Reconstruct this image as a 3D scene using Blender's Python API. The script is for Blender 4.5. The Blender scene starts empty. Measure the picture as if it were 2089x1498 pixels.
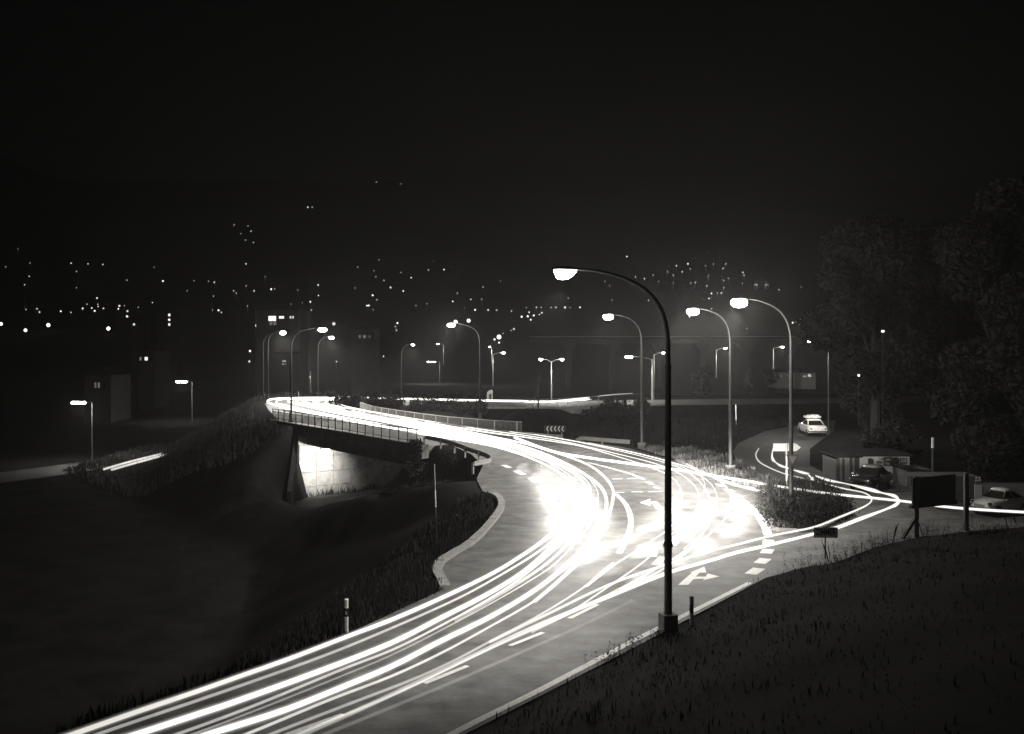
import bpy, math, random
import numpy as np
from mathutils import Vector, Matrix
random.seed(7); rng = np.random.default_rng(7)
S = bpy.context.scene
COL = S.collection
R = math.radians
CAM_H = 8.2          # eye height above the carriageway
F = 2089.0           # focal length in pixels of the 2089 px wide photograph
HOR = 695.0          # horizon row

# ------------------------------------------------------------------ camera, sky, added dim sun, exposure
cam = bpy.data.cameras.new('camera'); cam.sensor_width = 36; cam.lens = 36
cam.shift_y = -(749 - HOR) / 2089.0
cam.clip_start = .3; cam.clip_end = 6000
camo = bpy.data.objects.new('camera', cam); COL.objects.link(camo)
camo.location = (0, 0, CAM_H); camo.rotation_euler = (R(90), 0, 0)
S.camera = camo
w = bpy.data.worlds.new('World'); S.world = w; w.use_nodes = True
nt = w.node_tree; nt.nodes.clear()
sky = nt.nodes.new('ShaderNodeTexSky'); sky.sky_type = 'NISHITA'; sky.sun_disc = False
sky.sun_elevation = R(4); sky.sun_rotation = R(120)
bw = nt.nodes.new('ShaderNodeRGBToBW'); bg = nt.nodes.new('ShaderNodeBackground'); wo = nt.nodes.new('ShaderNodeOutputWorld')
nt.links.new(sky.outputs[0], bw.inputs[0]); nt.links.new(bw.outputs[0], bg.inputs[0]); nt.links.new(bg.outputs[0], wo.inputs[0])
bg.inputs[1].default_value = 0.0005
dim_sun = bpy.data.lights.new('dim_sun', 'SUN'); dim_sun.energy = 0.003; dim_sun.angle = R(.5); dim_sun.color = (1, .97, .93)  # faint sun lamp, added; the night itself is moonless
mo = bpy.data.objects.new('dim_sun', dim_sun); COL.objects.link(mo); mo.rotation_euler = (R(60), 0, R(120))
S.view_settings.view_transform = 'Standard'; S.view_settings.look = 'None'
S.view_settings.exposure = 0; S.view_settings.gamma = 1; S.view_settings.use_curve_mapping = False
S.render.engine = 'CYCLES'
cy = S.cycles
cy.use_denoising = True
try: cy.denoiser = 'OPENIMAGEDENOISE'
except Exception: pass
cy.max_bounces = 4; cy.diffuse_bounces = 2; cy.glossy_bounces = 2; cy.transmission_bounces = 2; cy.volume_bounces = 0
cy.transparent_max_bounces = 48; cy.sample_clamp_indirect = 4; cy.use_light_tree = True
cy.volume_step_rate = 2.5; cy.volume_max_steps = 64
cy.caustics_reflective = False; cy.caustics_refractive = False
WARM = (1.0, .962, .90)

# ------------------------------------------------------------------ helpers
def P(px, py, h=0.0):
    s = (py - HOR) / (CAM_H - h)
    return Vector(((px - 1044.5) / s, F / s, h))
def ray(px, py, y, dz=0):
    return Vector(((px - 1044.5) / F * y, y, CAM_H + (HOR - py) / F * y + dz))
_mats = {}
def mat(name, col=.2, rough=.8, metal=0, var=0.0, scale=4, bump=0.0, bscale=None, stretch=(1, 1, 1), spec=.4):
    if name in _mats: return _mats[name]
    m = bpy.data.materials.new(name); m.use_nodes = True; n = m.node_tree.nodes; l = m.node_tree.links
    b = n['Principled BSDF']; b.inputs['Roughness'].default_value = rough; b.inputs['Metallic'].default_value = metal
    b.inputs['Specular IOR Level'].default_value = spec
    c = (col, col * .985, col * .955, 1)
    b.inputs['Base Color'].default_value = c
    if var or bump:
        tc = n.new('ShaderNodeTexCoord'); mp = n.new('ShaderNodeMapping'); mp.inputs['Scale'].default_value = stretch
        l.new(tc.outputs['Object'], mp.inputs[0])
    if var:
        t = n.new('ShaderNodeTexNoise'); t.inputs['Scale'].default_value = scale; t.inputs['Detail'].default_value = 6; t.inputs['Roughness'].default_value = .65
        l.new(mp.outputs[0], t.inputs[0])
        r = n.new('ShaderNodeValToRGB'); r.color_ramp.elements[0].position = .3; r.color_ramp.elements[1].position = .7
        lo, hi = col * (1 - var), col * (1 + var)
        r.color_ramp.elements[0].color = (lo, lo * .985, lo * .955, 1); r.color_ramp.elements[1].color = (hi, hi * .985, hi * .955, 1)
        l.new(t.outputs[0], r.inputs[0]); l.new(r.outputs[0], b.inputs['Base Color'])
    if bump:
        t2 = n.new('ShaderNodeTexNoise'); t2.inputs['Scale'].default_value = bscale or scale * 5; t2.inputs['Detail'].default_value = 4
        l.new(mp.outputs[0], t2.inputs[0])
        bp = n.new('ShaderNodeBump'); bp.inputs['Strength'].default_value = bump; bp.inputs['Distance'].default_value = .02
        l.new(t2.outputs[0], bp.inputs['Height']); l.new(bp.outputs[0], b.inputs['Normal'])
    _mats[name] = m; return m
def emat(strength, sample=True):
    k = 'glow_%.3f_%d' % (strength, sample)
    if k in _mats: return _mats[k]
    m = bpy.data.materials.new(k); m.use_nodes = True; n = m.node_tree.nodes; n.clear()
    e = n.new('ShaderNodeEmission'); e.inputs[0].default_value = WARM + (1,); e.inputs[1].default_value = strength
    o = n.new('ShaderNodeOutputMaterial'); m.node_tree.links.new(e.outputs[0], o.inputs[0])
    m.cycles.emission_sampling = 'AUTO' if sample else 'NONE'
    _mats[k] = m; return m
def lightmat(strength):
    """light itself: adds to what lies behind it and throws no shadow"""
    k = 'trail_%.3f' % strength
    if k in _mats: return _mats[k]
    m = bpy.data.materials.new(k); m.use_nodes = True; n = m.node_tree.nodes; n.clear(); l = m.node_tree.links
    e = n.new('ShaderNodeEmission'); e.inputs[0].default_value = WARM + (1,); e.inputs[1].default_value = strength
    t = n.new('ShaderNodeBsdfTransparent'); a = n.new('ShaderNodeAddShader'); o = n.new('ShaderNodeOutputMaterial')
    l.new(e.outputs[0], a.inputs[0]); l.new(t.outputs[0], a.inputs[1]); l.new(a.outputs[0], o.inputs[0])
    _mats[k] = m; return m
def tag(o, label=None, cat=None, group=None, kind=None):
    if label: o['label'] = label
    if cat: o['category'] = cat
    if group: o['group'] = group
    if kind: o['kind'] = kind
    return o
def empty(name, loc, rz=0, **k):
    o = bpy.data.objects.new(name, None); COL.objects.link(o); o.location = loc; o.rotation_euler = (0, 0, rz); o.empty_display_size = .2
    return tag(o, **k)
def catmull(pts, step=1.0, closed=False):
    P_ = [np.array(p, float) for p in pts]; out = []
    n = len(P_)
    for i in range(n - 1):
        p1, p2 = P_[i], P_[i + 1]
        p0 = P_[i - 1] if i > 0 else 2 * p1 - p2
        p3 = P_[i + 2] if i + 2 < n else 2 * p2 - p1
        t0 = 0.0; t1 = t0 + max(np.linalg.norm((p1 - p0)[:3]), 1e-4) ** .5
        t2 = t1 + max(np.linalg.norm((p2 - p1)[:3]), 1e-4) ** .5; t3 = t2 + max(np.linalg.norm((p3 - p2)[:3]), 1e-4) ** .5
        k = max(1, int(np.linalg.norm((p2 - p1)[:3]) / step + .5))
        for j in range(k):
            t = t1 + (t2 - t1) * j / k
            a1 = (t1 - t) / (t1 - t0) * p0 + (t - t0) / (t1 - t0) * p1
            a2 = (t2 - t) / (t2 - t1) * p1 + (t - t1) / (t2 - t1) * p2
            a3 = (t3 - t) / (t3 - t2) * p2 + (t - t2) / (t3 - t2) * p3
            b1 = (t2 - t) / (t2 - t0) * a1 + (t - t0) / (t2 - t0) * a2
            b2 = (t3 - t) / (t3 - t1) * a2 + (t - t1) / (t3 - t1) * a3
            out.append((t2 - t) / (t2 - t1) * b1 + (t - t1) / (t2 - t1) * b2)
    out.append(P_[-1]); return out
class MB:
    def __init__(s): s.v = []; s.f = []; s.m = []
    def add(s, vs, fs, mi=0):
        b = len(s.v); s.v += [tuple(map(float, v)) for v in vs]
        for f in fs: s.f.append(tuple(b + i for i in f)); s.m.append(mi)
    def box(s, c, d, rz=0, mi=0, tilt=None):
        x, y, z = [q / 2 for q in d]; M = Matrix.Rotation(rz, 3, 'Z')
        if tilt is not None: M = M @ tilt
        vs = [Vector(c) + M @ Vector((sx * x, sy * y, sz * z)) for sx in (-1, 1) for sy in (-1, 1) for sz in (-1, 1)]
        s.add(vs, [(0, 1, 3, 2), (4, 6, 7, 5), (0, 4, 5, 1), (2, 3, 7, 6), (0, 2, 6, 4), (1, 5, 7, 3)], mi); return s
    def bar(s, a, b, wd, ht, mi=0):
        a, b = Vector(a), Vector(b); d = (b - a); L = d.length; d.normalize()
        up = Vector((0, 0, 1)) if abs(d.z) < .95 else Vector((0, 1, 0))
        r = d.cross(up).normalized() * wd / 2; u = r.cross(d).normalized() * ht / 2
        vs = [p + sr * r + su * u for p in (a, b) for sr in (-1, 1) for su in (-1, 1)]
        s.add(vs, [(0, 1, 3, 2), (4, 6, 7, 5), (0, 4, 5, 1), (2, 3, 7, 6), (0, 2, 6, 4), (1, 5, 7, 3)], mi); return s
    def tube(s, path, rad, n=8, mi=0, cap=True, mis=None):
        path = [Vector(p[:3]) for p in path]; k = len(path)
        rads = rad if hasattr(rad, '__len__') else [rad] * k
        b = len(s.v); prev = None
        for i, p in enumerate(path):
            t = (path[min(i + 1, k - 1)] - path[max(i - 1, 0)])
            if t.length < 1e-6: t = Vector((0, 0, 1))
            t.normalize()
            if prev is None:
                u = t.orthogonal().normalized()
            else:
                u = (prev - t * prev.dot(t))
                u = u.normalized() if u.length > 1e-5 else t.orthogonal().normalized()
            prev = u; vv = t.cross(u)
            for j in range(n):
                a = 2 * math.pi * j / n; s.v.append(tuple(p + (u * math.cos(a) + vv * math.sin(a)) * rads[i]))
        for i in range(k - 1):
            mm = mis[i] if mis else mi
            for j in range(n):
                s.f.append((b + i * n + j, b + i * n + (j + 1) % n, b + (i + 1) * n + (j + 1) % n, b + (i + 1) * n + j)); s.m.append(mm)
        if cap:
            s.f.append(tuple(b + j for j in reversed(range(n)))); s.m.append(mis[0] if mis else mi)
            s.f.append(tuple(b + (k - 1) * n + j for j in range(n))); s.m.append(mis[-1] if mis else mi)
        return s
    def loft(s, rings, mi=0, cap=True, closed=True):
        n = len(rings[0]); b = len(s.v)
        for r in rings: s.v += [tuple(p) for p in r]
        for i in range(len(rings) - 1):
            for j in range(n if closed else n - 1):
                s.f.append((b + i * n + j, b + i * n + (j + 1) % n, b + (i + 1) * n + (j + 1) % n, b + (i + 1) * n + j)); s.m.append(mi)
        if cap:
            s.f.append(tuple(b + j for j in reversed(range(n)))); s.m.append(mi)
            s.f.append(tuple(b + (len(rings) - 1) * n + j for j in range(n))); s.m.append(mi)
        return s
    def prism(s, poly, z0, z1, mi=0):
        n = len(poly); vs = [(p[0], p[1], z0) for p in poly] + [(p[0], p[1], z1) for p in poly]
        s.add(vs, [tuple(range(n))[::-1], tuple(range(n, 2 * n))] + [(i, (i + 1) % n, n + (i + 1) % n, n + i) for i in range(n)], mi); return s
    def build(s, name, mats, parent=None, smooth=False, origin=None):
        me = bpy.data.meshes.new(name)
        o0 = Vector((0, 0, 0))
        if origin is not None: o0 = Vector(origin)
        elif parent is not None and parent.parent is None: o0 = Vector(parent.location)
        elif parent is not None: o0 = Vector(parent.parent.location) + Vector(parent.location)
        me.from_pydata([(v[0] - o0.x, v[1] - o0.y, v[2] - o0.z) for v in s.v], [], s.f)
        for m in (mats if isinstance(mats, (list, tuple)) else [mats]): me.materials.append(m)
        me.polygons.foreach_set('material_index', s.m)
        if smooth: me.polygons.foreach_set('use_smooth', [True] * len(s.f))
        me.update()
        o = bpy.data.objects.new(name, me); COL.objects.link(o)
        if parent is not None: o.parent = parent
        elif origin is not None: o.location = o0
        return o
LOCAL = (0, 0, 0)
def array_mesh(name, V, Fc, m, parent=None, smooth=False):
    me = bpy.data.meshes.new(name); k = Fc.shape[1]
    me.vertices.add(len(V)); me.vertices.foreach_set('co', V.astype(np.float32).ravel())
    me.loops.add(Fc.size); me.loops.foreach_set('vertex_index', Fc.astype(np.int32).ravel())
    me.polygons.add(len(Fc)); me.polygons.foreach_set('loop_start', np.arange(0, Fc.size, k, dtype=np.int32))
    if smooth: me.polygons.foreach_set('use_smooth', np.ones(len(Fc), bool))
    me.update(calc_edges=True); me.validate()
    me.materials.append(m)
    o = bpy.data.objects.new(name, me); COL.objects.link(o)
    if parent is not None: o.parent = parent
    return o
def copy_tree(o, parent=None):
    c = o.copy(); COL.objects.link(c)
    if parent is not None: c.parent = parent
    for ch in list(o.children): copy_tree(ch, c)
    return c
def seg_dist(X, Y, poly, closed):
    n = len(poly); best = np.full(X.shape, 1e9)
    for i in range(n if closed else n - 1):
        ax, ay = poly[i][:2]; bx, by = poly[(i + 1) % n][:2]
        dx, dy = bx - ax, by - ay; L = dx * dx + dy * dy + 1e-9
        t = np.clip(((X - ax) * dx + (Y - ay) * dy) / L, 0, 1)
        best = np.minimum(best, np.hypot(X - ax - t * dx, Y - ay - t * dy))
    return best
def inside(X, Y, poly):
    r = np.zeros(X.shape, bool); n = len(poly)
    for i in range(n):
        ax, ay = poly[i][:2]; bx, by = poly[(i + 1) % n][:2]
        c = ((ay > Y) != (by > Y)) & (X < (bx - ax) * (Y - ay) / (by - ay + 1e-12) + ax)
        r ^= c
    return r

# ------------------------------------------------------------------ materials
ASPH = mat('asphalt', .095, .6, var=.6, scale=1.1, bump=.6, bscale=38, stretch=(.8, 1.0, 1), spec=.16)
ASPH2 = mat('asphalt_old', .045, .75, var=.3, scale=1.3, bump=.4, bscale=50)
PAINT = mat('road_paint', .62, .55, var=.22, scale=9, bump=.15, bscale=60)
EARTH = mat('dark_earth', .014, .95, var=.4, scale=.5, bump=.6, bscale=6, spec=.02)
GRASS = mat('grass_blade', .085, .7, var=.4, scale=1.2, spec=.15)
GRASSD = mat('unlit_grass_blade', .02, .9, var=.5, scale=1.2, spec=.03)  # same grass, the darkness of unlit slopes put into its colour
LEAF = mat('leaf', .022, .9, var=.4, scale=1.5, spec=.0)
LEAFP = mat('lamplit_leaf', .11, .6, var=.3, scale=1.5, spec=.3)  # lamp light on these trees put into a paler leaf colour
BARK = mat('bark', .02, .95, var=.3, scale=5, bump=.6)
CONC = mat('concrete', .36, .85, var=.35, scale=1.6, bump=.25, bscale=14)
CONCD = mat('weathered_concrete', .17, .9, var=.3, scale=1.2, bump=.25, bscale=10)
STONE = mat('kerb_granite', .2, .8, var=.3, scale=5, bump=.4, bscale=20)
DULLG = mat('dull_galvanised', .2, .6, .3, var=.2, scale=5)
GALV = mat('galvanised_steel', .45, .42, .75, var=.15, scale=6)
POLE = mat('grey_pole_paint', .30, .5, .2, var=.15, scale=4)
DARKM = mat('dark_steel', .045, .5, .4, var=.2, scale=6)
BLACK = mat('black_paint', .02, .6)
WHITE = mat('white_paint', .72, .5, var=.12, scale=5)
REDM = mat('red_sign_face', .07, .5)
BLUE = mat('blue_sign_face', .05, .45)
GREYB = mat('grey_sign_face', .17, .6, var=.15, scale=8)
WOOD = mat('weathered_wood', .20, .85, var=.45, scale=3, bump=.5, bscale=18, stretch=(4, 4, .5))
WOODD = mat('dark_wood', .06, .85, var=.4, scale=3, bump=.4, stretch=(4, 4, .5))
PLAST = mat('whitewashed_plaster', .55, .9, var=.15, scale=2.5, bump=.3, bscale=22)
ROOFM = mat('bitumen_roof', .02, .95, var=.3, scale=4, spec=.05)
FACADE = mat('dark_plaster', .05, .9, var=.2, scale=.6)
CARB = mat('black_car_paint', .02, .18, 0, spec=.7)
CARW = mat('cream_car_paint', .62, .22, 0, spec=.6)
CARG = mat('grey_car_paint', .22, .2, .3, spec=.6)
CHROME = mat('chrome', .75, .12, 1.0)
GLASS = mat('dark_window_glass', .015, .06, 0, spec=.8)
TYRE = mat('tyre_rubber', .02, .8)

# ------------------------------------------------------------------ layout frames
BO = np.array([-7.2, 80.3]); BD = np.array([-.57, .8216]); BN = np.array([.8216, .57])   # bridge: origin at the near end of the left parapet, along, across
def B(t, n, z=0): q = BO + BD * t + BN * n; return Vector((q[0], q[1], z))
BANK = [P(*q)[:2] for q in [(820, 1556), (925, 1502), (1100, 1414), (1300, 1311), (1420, 1252), (1520, 1196), (1562, 1172), (1640, 1152), (1700, 1143), (1790, 1108), (1870, 1092), (1975, 1080), (2089, 1070), (2600, 1030)]]
BANKPOLY = BANK + [(70, 40), (70, -40), (-40, -40), (-14, 4)]
PLAT = [P(*q)[:2] for q in [(-30, 1570), (690, 1298), (890, 1206), (884, 1155), (950, 1108), (996, 1062), (1013, 1036), (1006, 1014), (985, 1005), (972, 980), (982, 950), (958, 930), (915, 916), (858, 915), (612, 868), (562, 862), (543, 840), (528, 822), (536, 812)]] + \
       [(-24, 152), (12, 152), (170, 190), (170, -40), (-40, -40), (-14, 4)]
RAMP = [(-1.3, 61, 0.0), (-6.5, 70, -2.0), (-12.5, 80, -4.6), (-16.5, 89, -6.5), (-17.5, 94, -6.95)]
WALL_T = 22.8
def terrain(X, Y):
    X = np.asarray(X, float); Y = np.asarray(Y, float)
    d = seg_dist(X, Y, PLAT, True); ins = inside(X, Y, PLAT)
    h = np.where(ins, -.05, -.05 - np.clip(d - .4, 0, None) * .56)
    h = np.maximum(h, -7.0)
    # the sunken road passes under the bridge and on under the far overpass
    tx = (X - BO[0]) * BD[0] + (Y - BO[1]) * BD[1]; tn = (X - BO[0]) * BN[0] + (Y - BO[1]) * BN[1]
    floor = np.interp(tn, [-80, 0, 14, 45, 70], [-7, -7, -6.6, -4.2, -3.2])
    s = WALL_T + np.where((tn > -.6) & (tn < 12.3), 1.9, -.4) - tx
    width = np.interp(tn, [0, 12, 30, 45], [8.5, 8.5, 9, 9])
    prof = np.where(s < 0, np.where(tn > 12.2, floor - s * .8, 9.0), floor + np.clip(s - width - np.where((tn > -.6) & (tn < 12.3), 2.3, 0), 0, None) * .58)
    fade = np.clip((72 - tn) / 10, 0, 1)
    tr = np.where(((tn > -.2) | ((tn > -80) & (s > 0) & (tn > -.5 - .5 * s)) | ((tn > -80) & (s > 9))) & (tn < 72), prof * fade + (1 - fade) * 9, 9.0)
    h = np.minimum(h, np.maximum(tr, -7.0))
    
    # ramp
    for i in range(len(RAMP) - 1):
        a, b = RAMP[i], RAMP[i + 1]
        dx, dy = b[0] - a[0], b[1] - a[1]; L = dx * dx + dy * dy
        t = np.clip(((X - a[0]) * dx + (Y - a[1]) * dy) / L, 0, 1)
        dist = np.hypot(X - a[0] - t * dx, Y - a[1] - t * dy); hz = a[2] + (b[2] - a[2]) * t - .06
        wgt = np.clip((5.6 - dist) / 2.4, 0, 1)
        h = h * (1 - wgt) + hz * wgt
    # bank the photographer stands on
    db = seg_dist(X, Y, BANK, False); ib = inside(X, Y, BANKPOLY)
    sl = np.interp(X, [0, 12, 22, 30], [.30, .24, .17, .12])
    h = np.where(ib, np.minimum(np.clip(db - .25, 0, None) * sl, 5.2) - .03, h)
    # railway bank behind on the right and gentle roughness off the roads
    h = h + np.where(X > 20, np.clip(1 - np.abs(Y - 176) / 12, 0, 1) * 2.6 * np.clip((X - 20) / 8, 0, 1), 0)
    rough = (np.sin(X * .7 + 1.3 * np.sin(Y * .45)) * np.cos(Y * .6 + X * .2)) * .10
    off = np.clip(np.where(ib, db / 4, np.where(ins, 0, d / 4)), 0, 1)
    return h + rough * off
gx = np.concatenate([np.arange(-190, -70, 4), np.arange(-70, 60, .8), np.arange(60, 200, 4)])
gy = np.concatenate([np.arange(-16, 20, 2), np.arange(20, 160, .8), np.arange(160, 216, 3)])
GX, GY = np.meshgrid(gx, gy); GZ = terrain(GX, GY)
nx, ny = len(gx), len(gy)
idx = np.arange(nx * ny).reshape(ny, nx)
quads = np.stack([idx[:-1, :-1], idx[:-1, 1:], idx[1:, 1:], idx[1:, :-1]], -1).reshape(-1, 4)
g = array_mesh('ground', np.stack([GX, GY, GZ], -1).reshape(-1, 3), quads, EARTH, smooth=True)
tag(g, kind='structure')
# valley floor and wooded hillside far behind, one sheet to the skyline
def hill(x, y):
    base = -7.5
    return np.maximum(base, (y - 450) * .2) + np.clip((y - 2200) / 500, 0, 1) * (40 * np.sin(x * .0031 + .6) + 22 * np.sin(x * .0093 + 2) + 9 * np.sin(x * .027)) + np.where(y > 470, 6 * np.sin(x * .011 + 1) * np.cos(y * .009), 0) * np.clip((y - 470) / 200, 0, 1)
hx = np.linspace(-1500, 1500, 90); hy = np.concatenate([np.linspace(190, 520, 12), np.linspace(560, 2700, 60)])
HX, HY = np.meshgrid(hx, hy); HZ = hill(HX, HY)
HZ = np.where(HY < 200, -7.6, HZ)
idx = np.arange(HX.size).reshape(HX.shape)
quads = np.stack([idx[:-1, :-1], idx[:-1, 1:], idx[1:, 1:], idx[1:, :-1]], -1).reshape(-1, 4)
hl = array_mesh('hills', np.stack([HX, HY, HZ], -1).reshape(-1, 3), quads, mat('forest_hillside', .03, .95, var=.4, scale=.02, spec=.02), smooth=True)
tag(hl, kind='structure')

# ------------------------------------------------------------------ carriageways
def sheet(name, poly, z, m, parent=None):
    mb = MB(); vs = [(p[0], p[1], z) for p in poly]
    mb.add(vs, [tuple(range(len(vs)))]); o = mb.build(name, m, parent)
    return o
def strip(mb, path, wd, z, mi=0):
    path = [np.array(p[:2], float) for p in path]; k = len(path); vs = []
    for i, p in enumerate(path):
        t = path[min(i + 1, k - 1)] - path[max(i - 1, 0)]; t /= np.linalg.norm(t) + 1e-9
        nn = np.array([-t[1], t[0]]) * wd / 2
        vs += [(*(p + nn), z if not hasattr(z, '__len__') else z[i]), (*(p - nn), z if not hasattr(z, '__len__') else z[i])]
    mb.add(vs, [(2 * i, 2 * i + 1, 2 * i + 3, 2 * i + 2) for i in range(k - 1)], mi)
left_edge = [P(*q) for q in [(-40, 1570), (700, 1298), (897, 1206), (892, 1157), (925, 1130), (960, 1109), (1003, 1066), (1021, 1040), (1023, 1026), (1013, 1013), (1002, 1007), (985, 1003)]]
left_edge += [P(*q) for q in [(972, 978), (985, 950), (960, 926), (920, 908), (872, 897)]]
left_edge += [B(0, .3), B(10, .3), B(20, .3), B(29.5, .3)] + [P(*q) for q in [(549, 838), (540, 824), (552, 815), (610, 811), (720, 811)]]
back_edge = [Vector((-8, 140, 0)), Vector((12, 140, 0)), Vector((60, 150, 0))]
right_edge = [Vector((60, 138, 0)), Vector((12, 127, 0)), Vector((-8, 127, 0))] + [P(*q) for q in [(740, 824), (708, 828), (700, 832), (730, 843), (790, 855), (870, 868), (1000, 884), (1130, 893), (1270, 912), (1380, 940), (1440, 967), (1500, 991), (1556, 1004), (1590, 1010), (1700, 1010)]]
right_edge += [P(*q) for q in [(1720, 990), (1900, 985), (2089, 985), (2600, 1000), (2600, 1040), (2089, 1077), (1975, 1088), (1870, 1099), (1790, 1115), (1700, 1150), (1640, 1159), (1562, 1179), (1500, 1212), (1300, 1318), (1100, 1421), (925, 1510), (780, 1590)]]
road = sheet('road', left_edge + back_edge + right_edge, 0.004, ASPH); tag(road, kind='structure')
# the minor road that climbs away behind the island on the right
mr = sheet('side_road', [P(*q) for q in [(1716, 1004), (1600, 1003), (1510, 958), (1490, 930), (1505, 905), (1560, 880), (1640, 864), (1640, 858), (1705, 858), (1700, 880), (1676, 898), (1652, 916), (1652, 950), (1735, 991)]], -.004, ASPH2); tag(mr, kind='structure')
rp = catmull(RAMP, 1.0); mb = MB(); strip(mb, [p for p in rp], 5.6, [p[2] - .004 + .0 for p in rp])
o = mb.build('ramp_road', ASPH2); tag(o, kind='structure')
lr = [B(t, n, z) for t, n, z in ((16.4, -2.5, -6.9), (18.2, 0, -6.86), (18.2, 12, -6.55), (18.2, 30, -5.2), (18.2, 45, -4.1), (18.2, 68, -3.2))]
mb = MB(); strip(mb, lr, 6.5, [q.z + .07 for q in lr]); o = mb.build('underpass_road', ASPH2); tag(o, kind='structure')
vr = catmull([(-66, 96, -6.9), (-52, 121, -6.9), (-46, 137, -6.9), (-38, 160, -6.9), (-30, 186, -6.9)], 2)
mb = MB(); strip(mb, vr, 8, [p[2] - .02 + .0 for p in vr]); o = mb.build('valley_road', ASPH2); tag(o, kind='structure')
for p in o.data.vertices: p.co.z = -6.88

# painted markings, each a piece of the road
def line(name, pts, wd, px=True, step=.8, z=.010):
    pts = [P(*q) for q in pts] if px else pts
    if len(pts) > 2: pts = [Vector(p) for p in catmull([tuple(p) for p in pts], step)]
    mb = MB(); strip(mb, pts, wd, z); return mb.build(name, PAINT, road)
line('edge_line', [(700, 1628), (925, 1497), (1100, 1409), (1300, 1304), (1420, 1244), (1530, 1189)], .20)
for a, b in [((1531, 1172), (1549, 1160)), ((1549, 1150), (1562, 1140)), ((1562, 1130), (1568, 1121)), ((1567, 1112), (1568, 1102)),
             ((1511, 1021), (1522, 1027)), ((1497, 1009), (1508, 1016)), ((1484, 999), (1492, 1004)), ((1466, 988), (1476, 993))]:
    line('give_way_dash', [a, b], .45)
line('edge_arc', [(1567, 1093), (1563, 1080), (1556, 1066), (1543, 1047), (1526, 1031)], .36)
line('lane_arc', [(1256, 1008), (1274, 1026), (1284, 1046), (1287, 1067), (1282, 1090), (1274, 1108), (1263, 1129)], .24)
line('lane_arc', [(1200, 944), (1254, 958), (1289, 968), (1314, 979)], .2)
for a, b in [((1322, 984), (1331, 989)), ((1336, 994), (1344, 997))]: line('lane_dash', [a, b], .3)
for a, b in [((1249, 978), (1269, 977)), ((1280, 976.5), (1302, 976)), ((1254, 1005), (1274, 1005)), ((1288, 1004), (1311, 1004)), ((1323, 1004), (1351, 1003))]:
    line('crossing_dash', [a, b], .16)
for a, b in [((1027, 949), (1040, 955)), ((1052, 961), (1067, 968)), ((1083, 976), (1097, 985)), ((1101, 993), (1111, 1002)), ((1117, 1010), (1126, 1020)), ((1130, 1029), (1136, 1042)), ((1138, 1053), (1139, 1067)), ((1138, 1078), (1134, 1092))]:
    line('block_mark', [a, b], .42)
for a, b in [((866, 1395), (954, 1359)), ((1040, 1318), (1108, 1291)), ((1162, 1262), (1219, 1234)), ((1266, 1204), (1316, 1177)), ((560, 1508), (700, 1458))]:
    line('lane_dash', [a, b], .15)
line('lane_line', [(1195, 1198), (1252, 1149)], .16)
for a, b in [((1388, 1079), (1391, 1064)), ((1373, 1113), (1382, 1097)), ((1337, 1153), (1352, 1137))]: line('lane_dash', [a, b], .3)
def marks(name, polys, z=.010):
    mb = MB()
    for k, p in enumerate(polys): mb.add([(*P(*q)[:2], z + .0015 * k) for q in p], [tuple(range(len(p)))])
    return mb.build(name, PAINT, road)
marks('turn_arrow', [[(1305, 1026), (1327, 1018), (1325, 1024), (1325, 1028), (1328, 1033)], [(1325, 1024), (1340, 1024), (1353, 1038), (1338, 1039), (1331, 1028.5), (1325, 1028)]])
marks('turn_arrow', [[(1298, 1115), (1327, 1105), (1325, 1113), (1325, 1117), (1329, 1123)], [(1325, 1113), (1341, 1113), (1340, 1136), (1322, 1136), (1331, 1118), (1325, 1117)]])
marks('turn_arrow', [[(1383, 1194), (1404, 1194), (1427, 1169), (1412, 1169)], [(1407, 1169), (1441, 1169), (1437, 1157)], [(1414, 1183), (1449, 1180.5), (1449, 1177), (1420, 1177.5)], [(1434, 1185), (1468, 1177), (1444, 1171)]])
# kerbs built stone by stone
def kerb(name, pts, wd=.26, ht=.13, length=1.0, m=STONE, base=-.06):
    path = catmull([tuple(p) for p in pts], .25)
    d = [0]
    for i in range(1, len(path)): d.append(d[-1] + np.linalg.norm(path[i] - path[i - 1]))
    root = empty(name, pts[0], kind='structure')
    n = int(d[-1] / length)
    pos = lambda t: np.array([np.interp(t, d, [q[k] for q in path]) for k in range(3)])
    for i in range(n):
        a, b = pos(i * length + .015), pos((i + 1) * length - .015)
        mb = MB(); z = ht / 2 + base / 2 + rng.uniform(-.012, .012)
        c = (a + b) / 2; L = np.linalg.norm(b - a)
        mb.box((c[0], c[1], z), (L, wd + rng.uniform(-.015, .015), ht - base), math.atan2(b[1] - a[1], b[0] - a[0]))
        mb.build('kerb_stone', m, root)
    return root
kerb('kerb', [P(*q) for q in [(909, 1203), (892, 1157), (925, 1131), (960, 1110), (1003, 1066), (1021, 1040), (1023, 1026), (1013, 1013), (1001, 1007)]], .34)
ISL = [(1300, 918), (1380, 941), (1440, 968), (1500, 991), (1556, 1004), (1585, 1010), (1556, 1031), (1566, 1045), (1574, 1060), (1581, 1083), (1640, 1086), (1690, 1073), (1716, 1058), (1712, 1035), (1690, 1012), (1640, 1000), (1590, 990), (1540, 968), (1500, 945), (1470, 930), (1400, 920)]
kerb('kerb', [P(*q) for q in ISL[1:6]], .22)
kerb('kerb', [P(*q) for q in ISL[6:13]], .22)
mb = MB(); mb.prism([P(*q) for q in ISL][::-1], -.2, .09); o = mb.build('traffic_island', EARTH); tag(o, kind='structure')

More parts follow.
